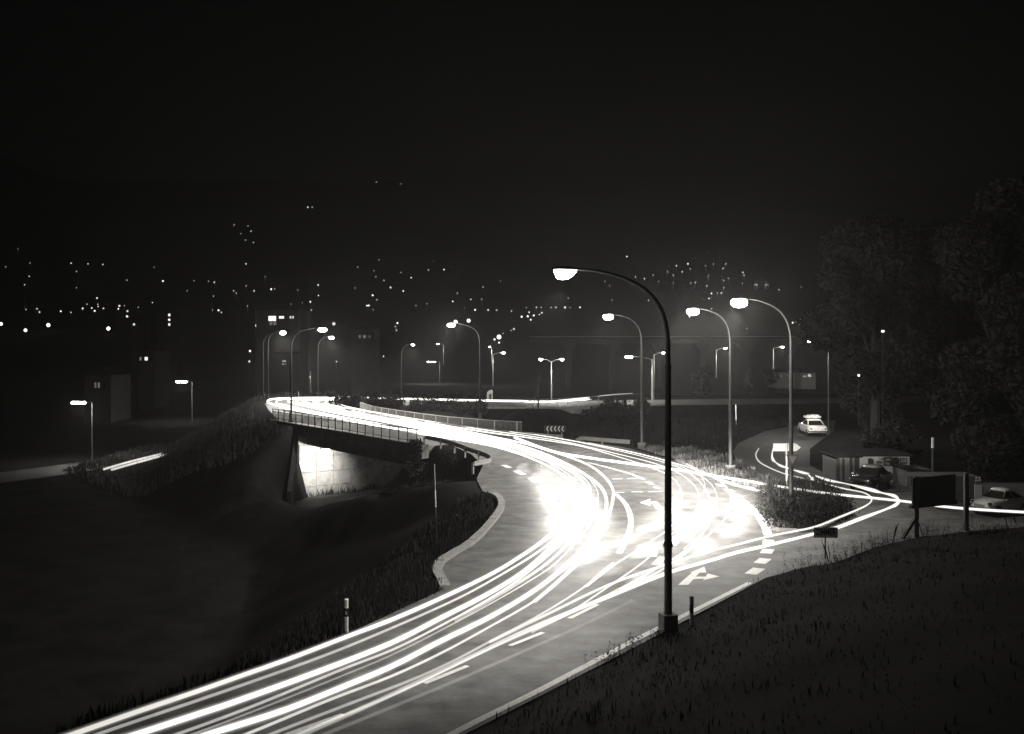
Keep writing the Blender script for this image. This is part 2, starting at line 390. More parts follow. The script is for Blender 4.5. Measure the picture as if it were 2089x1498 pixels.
# ------------------------------------------------------------------ haze
mh = bpy.data.materials.new('night_mist'); mh.use_nodes = True; n = mh.node_tree.nodes; n.clear()
pv = n.new('ShaderNodeVolumePrincipled'); pv.inputs['Color'].default_value = (.96, .955, .94, 1); pv.inputs['Density'].default_value = .00035; pv.inputs['Anisotropy'].default_value = .5
oo = n.new('ShaderNodeOutputMaterial'); mh.node_tree.links.new(pv.outputs[0], oo.inputs['Volume'])
mb = MB(); mb.box((0, 1310, 235), (3100, 2820, 510)); hz = mb.build('haze', mh); tag(hz, kind='stuff')
# mist lying in the valley under the lamps, thinning out smoothly from its middle
MC, MR = Vector((26, 98, 1)), Vector((80, 84, 24))
mm = bpy.data.materials.new('valley_mist'); mm.use_nodes = True; n = mm.node_tree.nodes; n.clear(); l = mm.node_tree.links
tc = n.new('ShaderNodeTexCoord'); mp = n.new('ShaderNodeMapping'); mp.inputs['Scale'].default_value = (1 / MR.x, 1 / MR.y, 1 / MR.z)
ln = n.new('ShaderNodeVectorMath'); ln.operation = 'DOT_PRODUCT'
om = n.new('ShaderNodeMath'); om.operation = 'SUBTRACT'; om.inputs[0].default_value = 1; om.use_clamp = True
pw = n.new('ShaderNodeMath'); pw.operation = 'POWER'; pw.inputs[1].default_value = 1.6
mu = n.new('ShaderNodeMath'); mu.operation = 'MULTIPLY'; mu.inputs[1].default_value = .014
pv = n.new('ShaderNodeVolumePrincipled'); pv.inputs['Color'].default_value = (.96, .955, .94, 1); pv.inputs['Anisotropy'].default_value = .55
oo = n.new('ShaderNodeOutputMaterial')
l.new(tc.outputs['Object'], mp.inputs[0]); l.new(mp.outputs[0], ln.inputs[0]); l.new(mp.outputs[0], ln.inputs[1]); l.new(ln.outputs['Value'], om.inputs[1]); l.new(om.outputs[0], pw.inputs[0]); l.new(pw.outputs[0], mu.inputs[0]); l.new(mu.outputs[0], pv.inputs['Density']); l.new(pv.outputs[0], oo.inputs['Volume'])
mi_ = MB().loft([[(MC.x + MR.x * math.sin(t) * math.cos(a), MC.y + MR.y * math.sin(t) * math.sin(a), MC.z + MR.z * math.cos(t)) for a in np.linspace(0, 2 * math.pi, 48, endpoint=False)] for t in np.linspace(.02, math.pi - .02, 30)]).build('mist', mm, None, origin=MC)
tag(mi_, 'pale mist lying over the road and the valley under the lamps', 'mist', None, 'stuff')

# ------------------------------------------------------------------ bridge
br = empty('road_bridge', B(0, 0), label='road bridge carrying the bright curved road over a lit concrete underpass', cat='bridge')
def bbox(mb, t0, t1, n0, n1, z0, z1, mi=0):
    vs = [B(t, n, z) for t in (t0, t1) for n in (n0, n1) for z in (z0, z1)]
    mb.add(vs, [(0, 1, 3, 2), (4, 6, 7, 5), (0, 4, 5, 1), (2, 3, 7, 6), (0, 2, 6, 4), (1, 5, 7, 3)], mi); return mb
bbox(MB(), -.5, 30, .22, 11.3, -.75, -.02).build('deck', CONCD, br)
bbox(MB(), -1, 30.5, -.62, .2, -.95, .13).build('edge_beam', CONCD, br)
bbox(MB(), -.5, 30.5, 11.32, 11.9, -.95, .13).build('edge_beam', CONC, br)
for k, nn in enumerate((.4, 3.0, 5.7, 8.4, 10.6)): bbox(MB(), 0, 24, nn, nn + .55, -1.9, -.76).build('girder', CONCD, br)
bbox(MB(), WALL_T + .22, WALL_T + 1.2, -.4, 12.2, -7.6, -.96).build('abutment_wall', CONC, br)
for i in range(7):
    for j in range(4):
        zz = [-7.5, -6.0, -4.6, -3.1, -1.95]
        n0 = -.4 + i * 1.8; off = rng.uniform(-.018, .018)
        bbox(MB(), WALL_T + .03 + off, WALL_T + .215, n0 + .02, min(n0 + 1.78, 12.2), zz[j] + .02, zz[j + 1] - .02).build('wall_panel', CONC, br)
mb = MB(); wa, wb = B(WALL_T + .1, -.42), B(WALL_T - 7, -4.1); off = Vector((-.40, .0, 0))
mb.add([(*wa.xy, -7.9), (*wb.xy, -7.9), (*wb.xy, -5.2), (*wa.xy, -.97)] + [(q.x + off.x, q.y, z) for q, z in ((wa, -7.9), (wb, -7.9), (wb, -5.2), (wa, -.97))], [(0, 1, 2, 3), (7, 6, 5, 4), (0, 4, 5, 1), (1, 5, 6, 2), (2, 6, 7, 3), (3, 7, 4, 0)])
mb.build('wing_wall', mat('shaded_concrete', .035, .95, var=.4, scale=2, spec=.05), br)  # shade on the turned-away wall put into its dark colour
bbox(MB(), WALL_T - .5, WALL_T + .0, 4.6, 9.5, -2.35, -1.92).build('bearing_ledge', CONCD, br)
rail = empty('bridge_railing', B(0, -.3, .13), label='dark parapet railing with closely set bars along the near side of the bridge', cat='railing')
NP = 20
for i in range(NP + 1):
    t = i * 1.49; MB().bar(B(t, -.3, .13), B(t, -.3, 1.2), .085, .085).build('post', DARKM, rail)
MB().bar(B(-.06, -.3, 1.23), B(NP * 1.49 + .06, -.3, 1.23), .09, .07).build('top_rail', DARKM, rail)
MB().bar(B(0, -.3, .98), B(NP * 1.49, -.3, .98), .05, .05).build('mid_rail', DARKM, rail)
MB().bar(B(0, -.3, .30), B(NP * 1.49, -.3, .30), .05, .05).build('bottom_rail', DARKM, rail)
mb = MB()
for i in range(int(NP * 1.49 / .115)):
    t = .06 + i * .115; mb.bar(B(t, -.3, .32), B(t, -.3, .98), .022, .022)
o = mb.build('baluster', DARKM, rail); o['kind'] = 'stuff'
# guardrails
def guardrail(label, pts, h=.75, post=4.0, base=0.0):
    path = [Vector(q) for q in catmull([tuple(p) for p in pts], .6)]
    root = empty('guardrail', (path[0].x, path[0].y, base), label=label, cat='guardrail', group='guardrails along the road')
    prof = [(0, .155), (.045, .13), (.045, .06), (0, .02), (0, -.02), (.045, -.06), (.045, -.13), (0, -.155), (-.012, -.155), (-.012, .155)]
    rings = []
    for i, p in enumerate(path):
        t = path[min(i + 1, len(path) - 1)] - path[max(i - 1, 0)]; t.z = 0; t.normalize(); nn = Vector((t.y, -t.x, 0))
        rings.append([p + nn * (-a) + Vector((0, 0, b - .155)) for a, b in prof])
    MB().loft(rings).build('rail_beam', DULLG, root)
    acc = 0; last = None
    for i, p in enumerate(path):
        if last is not None: acc += (p - last).length
        if last is None or acc >= post:
            acc = 0; t = path[min(i + 1, len(path) - 1)] - path[max(i - 1, 0)]; t.z = 0; t.normalize(); nn = Vector((t.y, -t.x, 0))
            c = p - nn * -.09
            MB().box((c.x, c.y, (p.z + base) / 2 - .08), (.1, .12, p.z - base), math.atan2(t.y, t.x)).build('rail_post', DULLG, root)
        last = p
    return root
GR = [(688, 823), (707, 834), (733, 841), (780, 848.5), (834, 856), (910, 864), (961, 871), (1010, 876.5), (1060, 880.5), (1148, 888)]
guardrail('long steel guardrail between the bright road and the mesh fence', [P(*q, .78) for q in GR])
guardrail('guardrail that hooks back at the top of the dark ramp', [P(*q, .72) for q in [(868, 888), (890, 892), (925, 901), (960, 914), (985, 922), (998, 928), (1001.5, 932), (996, 936), (967, 941.5)]], post=3)
guardrail('short guardrail with bent down end in front of the dark field', [P(*q) + Vector((0, 0, hh)) for q, hh in [((1168, 907), .1), ((1176, 908), .5), ((1184, 909), .7), ((1230, 913), .72), ((1285, 917), .72)]], post=3)
# mesh fence on the far side of the bridge
FP = [P(*q, 1.35) for q in [(735, 821), (760, 829), (800, 836), (850, 843), (900, 849.5), (950, 854), (1000, 858), (1064, 862)]]
fpath = [Vector(q) for q in catmull([tuple(p) for p in FP], .5)]
fr = empty('mesh_fence', (fpath[0].x, fpath[0].y, 0), label='tall pale fence of thin upright bars between bridge and bushes', cat='fence')
acc = 0; last = None
for p in fpath:
    if last is not None: acc += (p - last).length
    if last is None or acc > 1.95:
        MB().bar((p.x, p.y, -.05), (p.x, p.y, 1.36), .06, .06).build('post', GALV, fr); acc = 0
    last = p
MB().tube([(p.x, p.y, 1.38) for p in fpath], .032, 6).build('top_rail', GALV, fr)
MB().tube([(p.x, p.y, .14) for p in fpath], .022, 6).build('bottom_rail', GALV, fr)
fine = [Vector(q) for q in catmull([tuple(p) for p in FP], .13)]
mb = MB()
for p in fine: mb.bar((p.x, p.y, .15), (p.x, p.y, 1.36), .014, .014)
o = mb.build('bar', GALV, fr); o['kind'] = 'stuff'
# underpass lamp
UL = B(WALL_T - 3.4, 1.2, -2.05)
ul = empty('underpass_lamp', UL, label='long tube lamp under the bridge deck lighting the concrete wall', cat='lamp')
mb = MB(); mb.bar(B(WALL_T - 3.4, .3, -1.97), B(WALL_T - 3.4, 2.5, -1.97), .3, .1); mb.build('housing', DARKM, ul)
mb = MB(); mb.tube([B(WALL_T - 3.4, .4, -2.08), B(WALL_T - 3.4, 2.4, -2.08)], .05, 8); mb.build('tube', emat(40, False), ul)
def lamp_light(name, kind, power, loc, parent, radius=.12, cone=150, blend=.6, direction=(0, 0, -1)):
    L = bpy.data.lights.new(name, kind); L.energy = power; L.color = WARM; L.shadow_soft_size = radius
    if kind == 'SPOT': L.spot_size = R(cone); L.spot_blend = blend
    o = bpy.data.objects.new(name, L); COL.objects.link(o); o.parent = parent; o.location = loc
    o.rotation_euler = Vector(direction).to_track_quat('-Z', 'Y').to_euler()
    return o
lamp_light('lamp_light', 'SPOT', 3000, (0, 0, -.15), ul, .25, 112, .9, (BD[0] - BN[0] * .05, BD[1] - BN[1] * .05, -.5))

# ------------------------------------------------------------------ street lamps
def curved_lamp(dark=False):
    """mast on a concrete foot, arm sweeping to -x"""
    root = empty('street_lamp', LOCAL)
    pm = DARKM if dark else POLE
    MB().box((0, 0, .12), (.42, .42, .62)).build('base', CONCD, root, origin=LOCAL)
    MB().tube([(0, 0, .4), (0, 0, 2.35)], [.115, .11], 12).build('lower_pole', pm, root, origin=LOCAL)
    MB().tube([(0, 0, 2.34), (0, 0, 2.42), (0, 0, 2.5)], [.14, .14, .11], 12).build('collar', pm, root, origin=LOCAL)
    MB().tube([(0, 0, 2.45), (0, 0, 7.4)], [.105, .085], 12).build('upper_pole', pm, root, origin=LOCAL)
    MB().tube([(0, 0, 7.38), (0, 0, 7.5)], [.1, .1], 12).build('collar', pm, root, origin=LOCAL)
    arm = catmull([(0, 0, 7.4), (-.05, 0, 8.5), (-.24, 0, 9.1), (-.7, 0, 9.62), (-1.4, 0, 9.95), (-2.2, 0, 10.12), (-2.75, 0, 10.16)], .2)
    MB().tube(arm, list(np.linspace(.075, .04, len(arm))), 10).build('arm', pm, root, origin=LOCAL)
    # cobra head: tapered shell with a glass bowl below
    rings = []
    for x, wv, zt in [(-2.6, .05, .03), (-2.75, .12, .07), (-2.95, .17, .10), (-3.2, .17, .10), (-3.38, .12, .07), (-3.45, .04, .02)]:
        rings.append([(x, wv * math.cos(a), 10.13 + (.0 if math.sin(a) < 0 else zt * math.sin(a)) + .0) for a in np.linspace(0, 2 * math.pi, 12, endpoint=False)])
    MB().loft(rings).build('lamp_head', pm, root, origin=LOCAL, smooth=True)
    rings = []
    for x, wv, zt in [(-2.76, .07, .05), (-2.86, .14, .17), (-3.0, .17, .25), (-3.16, .17, .27), (-3.3, .15, .25), (-3.37, .11, .08)]:
        rings.append([(x, wv * math.cos(a), 10.125 - (.0 if math.sin(a) < 0 else zt * math.sin(a))) for a in np.linspace(0, 2 * math.pi, 12, endpoint=False)])
    MB().loft(rings).build('glass_bowl', emat(30, False), root, origin=LOCAL, smooth=True)
    lamp_light('lamp_light', 'SPOT', 9000, (-3.1, 0, 9.6), root, .1, 124, .7)
    lamp_light('bowl_light', 'POINT', 2500, (-3.1, 0, 9.52), root, .2)
    return root
proto = curved_lamp()
SIDE = .16
def set_power(root, p, cone=None, direction=None):
    for c in root.children:
        if c.type == 'LIGHT' and c.data.type == 'POINT':
            c.data = c.data.copy(); c.data.energy = p * (.03 if root is proto else .24 if p >= 12000 else SIDE)
        elif c.type == 'LIGHT':
            c.data = c.data.copy(); c.data.energy = p
            if cone: c.data.spot_size = R(cone)
            if direction is not None: c.rotation_euler = Vector(direction).to_track_quat('-Z', 'Y').to_euler()
GRP = 'curved arm street lamps along the road'
def place_lamp(base, lum_px, label, power, sc=1.0, first=None, dark=False, direction=None, cone=None, flip=False):
    o = first or copy_tree(proto)
    o.location = base; o.scale = (1, 1, sc)
    s = F / base.y; dx = (lum_px - (1044.5 + base.x * s)) / s
    c = max(-1, min(1, -dx / 3.1)); a = math.acos(c) * (-1 if flip else 1)
    o.rotation_euler = (0, 0, a)
    tag(o, label, 'street lamp', GRP)
    set_power(o, power, cone, direction)
    if dark:  # masts seen against the light: their shade goes into a darker colour
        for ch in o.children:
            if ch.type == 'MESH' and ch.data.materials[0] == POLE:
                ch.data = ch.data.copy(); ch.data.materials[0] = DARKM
    return o
LAMPS = [
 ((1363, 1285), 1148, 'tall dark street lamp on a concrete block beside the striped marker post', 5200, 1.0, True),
 ((1614, 1045), 1495, 'street lamp rising out of the weedy traffic island', 14000, 1.0, False),
 ((1490, 963), 1404, 'street lamp on the grass verge just behind the traffic island', 17000, 1.0, False),
 ((1309, 915), 1237, 'street lamp on the verge near the short guardrail', 8000, 1.0, False),
 ((979, 850), 900, 'street lamp standing behind the mesh fence with the largest flare above the bushes', 13000, .99, False),
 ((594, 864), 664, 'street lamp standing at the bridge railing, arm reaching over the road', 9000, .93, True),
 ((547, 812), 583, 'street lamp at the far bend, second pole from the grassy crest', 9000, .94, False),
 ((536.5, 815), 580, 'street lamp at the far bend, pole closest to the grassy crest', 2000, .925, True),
 ((649, 809), 681, 'street lamp beyond the far bend, arm reaching towards the overpass', 7000, .865, False)]
for i, (b, lx, lab, pw, sc, dk) in enumerate(LAMPS):
    base = P(*b); base.z = .0 if i else .02
    d = None
    if i == 0: d = (-.5, .42, -1)
    place_lamp(base, lx, lab, pw, sc, proto if i == 0 else None, dk, d, 104 if i == 0 else (140 if i == 1 else None))
bowl = MB(); rings = []
for x, wv in [(-.42, .05), (-.34, .19), (-.2, .27), (0, .29), (.2, .27), (.34, .19), (.42, .05)]:
    rings.append([(-3.1 + x, wv * math.cos(a), 9.96 + wv * .8 * math.sin(a)) for a in np.linspace(0, 2 * math.pi, 14, endpoint=False)])
bo = bowl.loft(rings).build('glass_bowl', emat(45, False), None, True, origin=LOCAL); GLARE_BOWL = bo.data; bpy.data.objects.remove(bo)  # bowl enlarged so its shape stands for the lamp's glare
for o in list(COL.objects):
    if o.name.startswith('street_lamp') and o is not proto:
        for c in o.children:
            if c.name.startswith('glass_bowl'): c.data = GLARE_BOWL
b10 = Vector(((819 - 1044.5) / 12.9, F / 12.9, -1.9)); place_lamp(b10, 845, 'street lamp whose mast rises behind the dark bushes right of the bend', 7000, .94)

def box_lamp():
    root = empty('valley_lamp', LOCAL)
    MB().tube([(0, 0, 0), (0, 0, 7.55)], [.08, .055], 8).build('pole', POLE, root, origin=LOCAL)
    MB().bar((0, 0, 7.52), (-.9, 0, 7.6), .06, .06).build('arm', POLE, root, origin=LOCAL)
    MB().box((-1.6, 0, 7.66), (1.5, .34, .1)).build('lamp_head', POLE, root, origin=LOCAL)
    MB().box((-1.6, 0, 7.5), (1.5, .4, .26))  .build('diffuser', emat(90, False), root, origin=LOCAL)
    lamp_light('lamp_light', 'SPOT', 4000, (-1.6, 0, 7.4), root, .2, 140, .6)
    lamp_light('bowl_light', 'POINT', 600, (-1.6, 0, 7.3), root, .2)
    return root
bp = box_lamp()
VL = [(188, 127.0, 160, -7, 'long box lamp on the valley road, lowest at the foot of the slope', 5000), (392, 191.0, 370, -7, 'long box lamp on the valley road, beside the grassy embankment', 5000),
      (634, 256.0, 615, -7, 'long box lamp glowing low behind the far end of the bridge', 7000), (897, 369.0, 880, -7, 'long box lamp glowing far behind the bushes, below the large flare', 9000)]
for i, (px, y, lx, z, lab, pw) in enumerate(VL):
    o = bp if i == 0 else copy_tree(bp)
    o.location = ((px - 1044.5) / F * y, y, z)
    dx = abs(lx - px) / F * y; k = max(.6, dx / 1.6); o.scale = (k, 1, 1)
    tag(o, lab, 'street lamp', 'box lamps along the valley road'); set_power(o, pw)
# smaller lamps in the mist: short mast, round head
def small_lamp(double=False):
    root = empty('mast_lamp', LOCAL)
    MB().tube([(0, 0, 0), (0, 0, 5.75)], [.09, .06], 8).build('pole', POLE, root, origin=LOCAL)
    for sx in ((-1, 1) if double else (-1,)):
        a = catmull([(0, 0, 5.0), (0, 0, 5.5), (sx * .5, 0, 5.9), (sx * 1.25, 0, 6.05)], .25)
        MB().tube(a, .04, 6).build('arm', POLE, root, origin=LOCAL)
        MB().box((sx * 1.45, 0, 6.12), (.55, .28, .1)).build('lamp_head', POLE, root, origin=LOCAL)
        MB().tube([(sx * 1.45, 0, 6.07), (sx * 1.45, 0, 6.0), (sx * 1.45, 0, 5.86), (sx * 1.45, 0, 5.8)], [.2, .24, .18, .05], 10).build('glass_bowl', emat(60, False), root, origin=LOCAL)
        lamp_light('lamp_light', 'SPOT', 3500, (sx * 1.45, 0, 5.6), root, .12, 140, .6)
        lamp_light('bowl_light', 'POINT', 500, (sx * 1.45, 0, 5.5), root, .2)
    return root
sp = small_lamp(); dp = small_lamp(True)
dp.location = ((1125 - 1044.5) / 15, 139.3, -.35); tag(dp, 'two armed lamp mast on the far overpass', 'street lamp'); set_power(dp, 3000)
SL = [(1005, 184, 1027, 'mast lamp behind the overpass, first right of the bushes', 0, 4000, 1), (1003, 354, 999, 'faint mast lamp far above the small lit hut', 0, 4000, 1),
      (1332, 139, 1283, 'mast lamp shining through the top of the dark thicket', 0, 3500, -1), (1334, 184, 1353, 'mast lamp showing beside the tall dark lamp mast', 0, 4000, 1),
      (1461, 209, 1480, 'mast lamp over the railway bank, behind the roadside lamp', .6, 6000, 1), (1577.5, 209, 1596, 'mast lamp over the railway bank above the pale houses', .9, 6000, 1), (905, 300, 893, 'faint mast lamp above the low box lamp', 1.2, 3000, -1)]
for i, (px, y, lx, lab, z, pw, sg) in enumerate(SL):
    o = sp if i == 0 else copy_tree(sp)
    base = Vector(((px - 1044.5) / F * y, y, z)); dx = (lx - px) / F * y
    c = max(-1, min(1, -dx / 1.45)); o.rotation_euler = (0, 0, math.acos(c)); o.location = base
    o.scale = (max(1, abs(dx) / 1.45), 1, 1)
    tag(o, lab, 'street lamp', 'small mast lamps in the mist'); set_power(o, pw)
# lamp half hidden by the edge of the big trees
o = copy_tree(bp); o.location = ((1690 - 1044.5) / F * 86, 86, .4); o.scale = (.8, 1, 1.03); tag(o, 'box lamp half hidden in the leaves of the big dark trees', 'street lamp', 'box lamps along the valley road'); set_power(o, 6000)
for ch in o.children:
    if ch.name.startswith(('pole', 'arm')): ch.data = ch.data.copy(); ch.data.materials[0] = BLACK

# ------------------------------------------------------------------ light trails of the passing cars
FL = [(0, 0, 1.35, .28), (0, 0, 1.75, .13), (0, 0, 2.3, .045)]  # faint shells added round the tube to soften its edge like glow
FT = [(0, 0, 1.5, .16)]
TRAIL_GAIN = .29
_levels = [.05 * 1.18 ** k for k in range(52)]
def quant(v): return min(range(len(_levels)), key=lambda k: abs(math.log(_levels[k] / max(v, .05))))
def trail(label, pts, rad, h=.65, flanks=None, wob=0, group='headlight and tail light trails'):
    """pts: (px, py, strength, [radius factor]); a tube of light at lamp height, with fainter shells added as its soft glow"""
    w4 = []; flanks = FT if flanks is None else flanks
    for q in pts:
        p = P(q[0], q[1], h); w4.append((p.x, p.y, p.z, math.log(q[2]), q[3] if len(q) > 3 else 1.0))
    path = catmull(w4, .5)
    used = {}; mb = MB()
    def mi(v):
        k = quant(v); used.setdefault(k, len(used)); return used[k]
    for off, dz, rf, sf in [(0, 0, 1, 1)] + list(flanks):
        pp = []; rr = []; st = []
        for i, p in enumerate(path):
            a = path[max(i - 1, 0)][:2]; b = path[min(i + 1, len(path) - 1)][:2]; t = b - a; t = t / (np.linalg.norm(t) + 1e-9)
            nn = np.array([t[1], -t[0]])
            q = p[:2] + nn * off; pp.append((q[0], q[1], p[2] + dz)); rr.append(max(.012, rad * rf * p[4] * (1 + .75 * min(1, max(0, (math.exp(p[3]) - 2.5) / 5))))); st.append(math.exp(p[3]) * sf)
        mb.tube(pp, rr, 6, mis=[mi((st[i] + st[i + 1]) / 2) for i in range(len(st) - 1)])
    ms = [None] * len(used)
    for k, v in used.items(): ms[v] = lightmat(_levels[k] * TRAIL_GAIN)
    o0 = path[0]
    o = mb.build('light_trail', ms, None, origin=(o0[0], o0[1], h), smooth=True)
    return tag(o, label, 'light trail', group)
BR1 = [(1000, 909, 3.5), (961, 901, 4.5), (872, 886.5, 5.5), (758, 866, 6), (657, 847, 6), (593, 834.5, 6), (560, 826, 6), (546, 819.5, 6), (560, 814, 6), (610, 812, 6), (700, 811.5, 5)]
T1 = [(0, 1549, .8), (153, 1496.6, .9), (286, 1450, 1.0), (398, 1412, 1.1), (500, 1376, 1.2), (580, 1348, 1.3), (710, 1298, 1.5), (800, 1264, 1.8), (914, 1214, 2.0), (1008, 1168, 2.2), (1076, 1126, 2.6), (1115, 1098, 3), (1150, 1070, 3.2), (1172, 1043, 3), (1180, 1014, 2.6), (1169, 989, 2.4), (1145, 967, 2.4), (1104, 944, 2.6), (1050, 923, 3)] + BR1
trail('thick headlight trail nearest the dark slope, first to leave the picture at the bottom', T1, .046, flanks=FL)
trail('thin headlight trail just beside the outermost thick one', [(80, 1541, .4), (205, 1496, .5), (317, 1458, .55), (450, 1413, .6), (658, 1339, .7), (800, 1281, .9), (936, 1220, 1.2), (1008, 1181, 1.6), (1092, 1130, 2.4), (1130, 1101, 2.6), (1162, 1070, 2.6), (1182, 1042, 2.6), (1188, 1012, 2.2), (1178, 987, 2), (1154, 964, 2), (1112, 941, 2), (1050, 919, 2.4), (1000, 905, 3), (872, 882, 4), (758, 862, 5), (657, 843, 5), (590, 829, 5), (563, 821, 5), (580, 815, 5), (640, 813, 5)], .03)
T2 = [(150, 1540, 1.7), (286, 1496, 1.8), (398, 1459, 1.9), (450, 1442, 1.9), (645, 1372, 2.0), (800, 1311, 2.2), (897, 1262, 2.4), (995, 1212, 2.6), (1060, 1172, 2.8), (1108, 1133, 3), (1141, 1099, 3.4), (1168, 1072, 3.6), (1187, 1040, 3.4), (1196, 1006, 3), (1190, 984, 2.6), (1166, 963, 2.6), (1118, 939, 2.8), (1050, 914, 3.2), (1000, 900.5, 4), (900, 882, 5.5), (780, 859, 6), (680, 841, 6), (616, 826, 6), (588, 818.5, 6), (605, 814, 6), (690, 812.5, 6)]
trail('thick bright headlight trail, middle of the three broad ones', T2, .052, flanks=FL)
trail('thin trail hugging the underside of the middle broad trail', [(240, 1539, .5), (367, 1496, .6), (500, 1447, .7), (710, 1361, .9), (800, 1326, 1), (930, 1260, 1.2), (1027, 1204, 1.6), (1092, 1156, 2), (1151, 1102, 2.6), (1180, 1072, 2.8), (1198, 1042, 2.8), (1206, 1008, 2.4), (1199, 984, 2), (1174, 962, 2), (1126, 938, 2.2), (1060, 914, 2.6), (1000, 897, 3.4), (880, 875, 5), (780, 856, 5), (680, 838, 5), (622, 824, 5), (604, 818, 5), (630, 814.5, 5), (690, 813.5, 5)], .028)
trail('hair thin trail in the dark gap between the broad trails', [(270, 1541, .3), (450, 1477, .35), (710, 1374, .4), (800, 1336, .45), (930, 1270, .7), (1011, 1226, 1.0), (1076, 1188, 1.4), (1125, 1156, 1.8), (1170, 1112, 2.2), (1200, 1074, 2.4), (1216, 1040, 2.4), (1220, 1008, 2), (1208, 984, 2), (1178, 958, 2), (1120, 934, 2), (1050, 909, 2.4), (1000, 895, 3), (880, 872, 4), (780, 853, 4), (700, 838, 4)], .018)
T3 = [(300, 1541, 1.7), (429, 1497, 1.8), (500, 1475, 1.9), (580, 1449, 1.9), (710, 1397, 2.0), (800, 1359, 2.1), (897, 1309, 2.3), (995, 1261, 2.4), (1076, 1214, 2.6), (1125, 1179, 2.8), (1167, 1143, 3), (1195, 1112, 3.2), (1222, 1078, 3.4), (1236, 1042, 3.2), (1236, 1014, 2.8), (1224, 992, 2.6), (1198, 971, 2.6), (1145, 941, 2.8), (1077, 914, 3.2), (1000, 894, 4), (880, 871, 5.5), (760, 850, 6), (680, 835, 6), (636, 825, 6), (618, 818, 6), (645, 814, 6), (705, 813, 6)]
trail('thick headlight trail on the outer side of the bend, third broad one', T3, .052, flanks=FL)
trail('second strand beside the third broad trail, through the bend', [(1092, 1226, 1.2), (1141, 1184, 1.8), (1190, 1136, 2.4), (1224, 1092, 3), (1242, 1050, 3), (1250, 1020, 2.8), (1250, 998, 2.6), (1234, 974, 2.4), (1201, 949, 2.4), (1139, 925, 2.6), (1070, 905, 3), (1000, 890.5, 4), (880, 867, 5), (760, 847, 5), (690, 832, 5), (652, 824, 5), (640, 819, 5), (665, 815, 5)], .045, flanks=FL)
trail('thin bright trail below the third broad trail', [(400, 1537, .7), (505, 1497, .9), (677, 1426, 1.0), (800, 1379, 1.1), (897, 1334, 1.1), (995, 1281, 1.2), (1092, 1225, 1.6), (1141, 1184, 2), (1180, 1150, 2)], .028)
trail('thin grey trail, second below the third broad trail', [(460, 1535, .45), (573, 1490, .5), (710, 1437, .55), (850, 1383, .6), (930, 1346, .65), (1001, 1308, .7), (1092, 1260, .8), (1157, 1221, 1), (1200, 1192, 1.1), (1250, 1155, 1.3), (1319, 1110, 1.6), (1368, 1076, 1.8), (1386, 1043, 2), (1391, 1012, 2), (1380, 983, 2), (1357, 966, 2), (1317, 950, 2), (1254, 930, 2), (1178, 909, 2.4), (1076, 893, 3), (1000, 883, 4), (900, 867, 5), (800, 849, 5), (735, 837, 5), (690, 829, 5), (664, 822, 5), (675, 817, 5), (705, 815, 5)], .028, h=.7)
trail('thin tail light trail through the outer lanes, closest to the lane arc', [(480, 1540, .4), (606, 1497, .45), (742, 1443, .5), (850, 1396, .55), (995, 1326, .7), (1092, 1283, .8), (1157, 1252, .9), (1219, 1212, 1.1), (1318, 1142, 1.5), (1359, 1100, 1.6), (1395, 1070, 1.8), (1418, 1044, 1.8), (1426, 1016, 1.8), (1416, 990, 1.8), (1380, 963, 1.8), (1330, 944, 1.8), (1254, 925, 1.8), (1150, 901, 2.2), (1060, 887, 2.6), (980, 876, 3), (880, 860, 3.5), (790, 845, 4), (730, 834, 4), (700, 827, 4), (690, 821, 4), (705, 817, 4)], .026, h=.7)
trail('faint grey trail lowest of those in the near lane', [(540, 1545, .1), (677, 1492, .12), (850, 1422, .14), (960, 1376, .14), (1092, 1318, .12), (1200, 1270, .08), (1290, 1225, .05)], .03, h=.7)
trail('pale strand fanning out beside the middle broad trail', [(930, 1266, .4), (1011, 1218, .7), (1060, 1188, .9), (1115, 1150, 1.2), (1160, 1108, 1.4), (1190, 1070, 1.4)], .05)
trail('faint looping trail across the outer lanes, one in from the widest', [(1085, 1290, .6), (1250, 1208, 1), (1357, 1150, 1.4), (1418, 1107, 1.6), (1445, 1068, 1.8), (1452, 1035, 1.8), (1443, 1005, 1.8), (1420, 976, 2), (1380, 952, 2), (1320, 934, 2), (1240, 915, 1.6), (1130, 893, 1.6), (1000, 876, 2)], .024, h=.7)
trail('widest curving trail across the outer lanes beside the give way dashes', [(1300, 1190, .7), (1357, 1158, 1.2), (1454, 1084, 2), (1481, 1055, 2.2), (1492, 1020, 2.4), (1484, 998, 2.4), (1466, 980, 2.4), (1431, 963, 2.4), (1380, 946, 2.4), (1304, 926, 2), (1200, 905, 1.6), (1090, 886, 1.4)], .028, h=.7)
trail('faint trail that crosses the others near the bent guardrail end', [(1395, 1120, 1.0), (1440, 1080, 1.2), (1462, 1040, 1.4), (1462, 1010, 1.5), (1448, 985, 1.6), (1420, 966, 1.6), (1370, 945, 1.5), (1300, 925, 1.3), (1200, 903, 1.2)], .02, h=.75)
trail('small hooked trail that ends in the verge grass', [(1436, 1006, 1), (1438, 990, 1.1), (1431, 972, 1.2), (1416, 955, 1.0), (1400, 946, .8)], .022, h=.8)
trail('straight bright trail running from the bridge to the yard behind the dark billboard', [(1050, 893, 5), (1139, 925 - 1, 5), (1200, 934, 4.5), (1279, 945, 4.5), (1380, 958.5, 4), (1457, 971, 3.5), (1530, 982.5, 3), (1585, 992, 2.5), (1697, 1008, 2.2), (1780, 1016, 2), (1861, 1025, 1.8), (1917, 1033, 1.8), (2000, 1040, 1.8), (2089, 1045, 1.8), (2250, 1053, 1.8)], .055, h=.65)
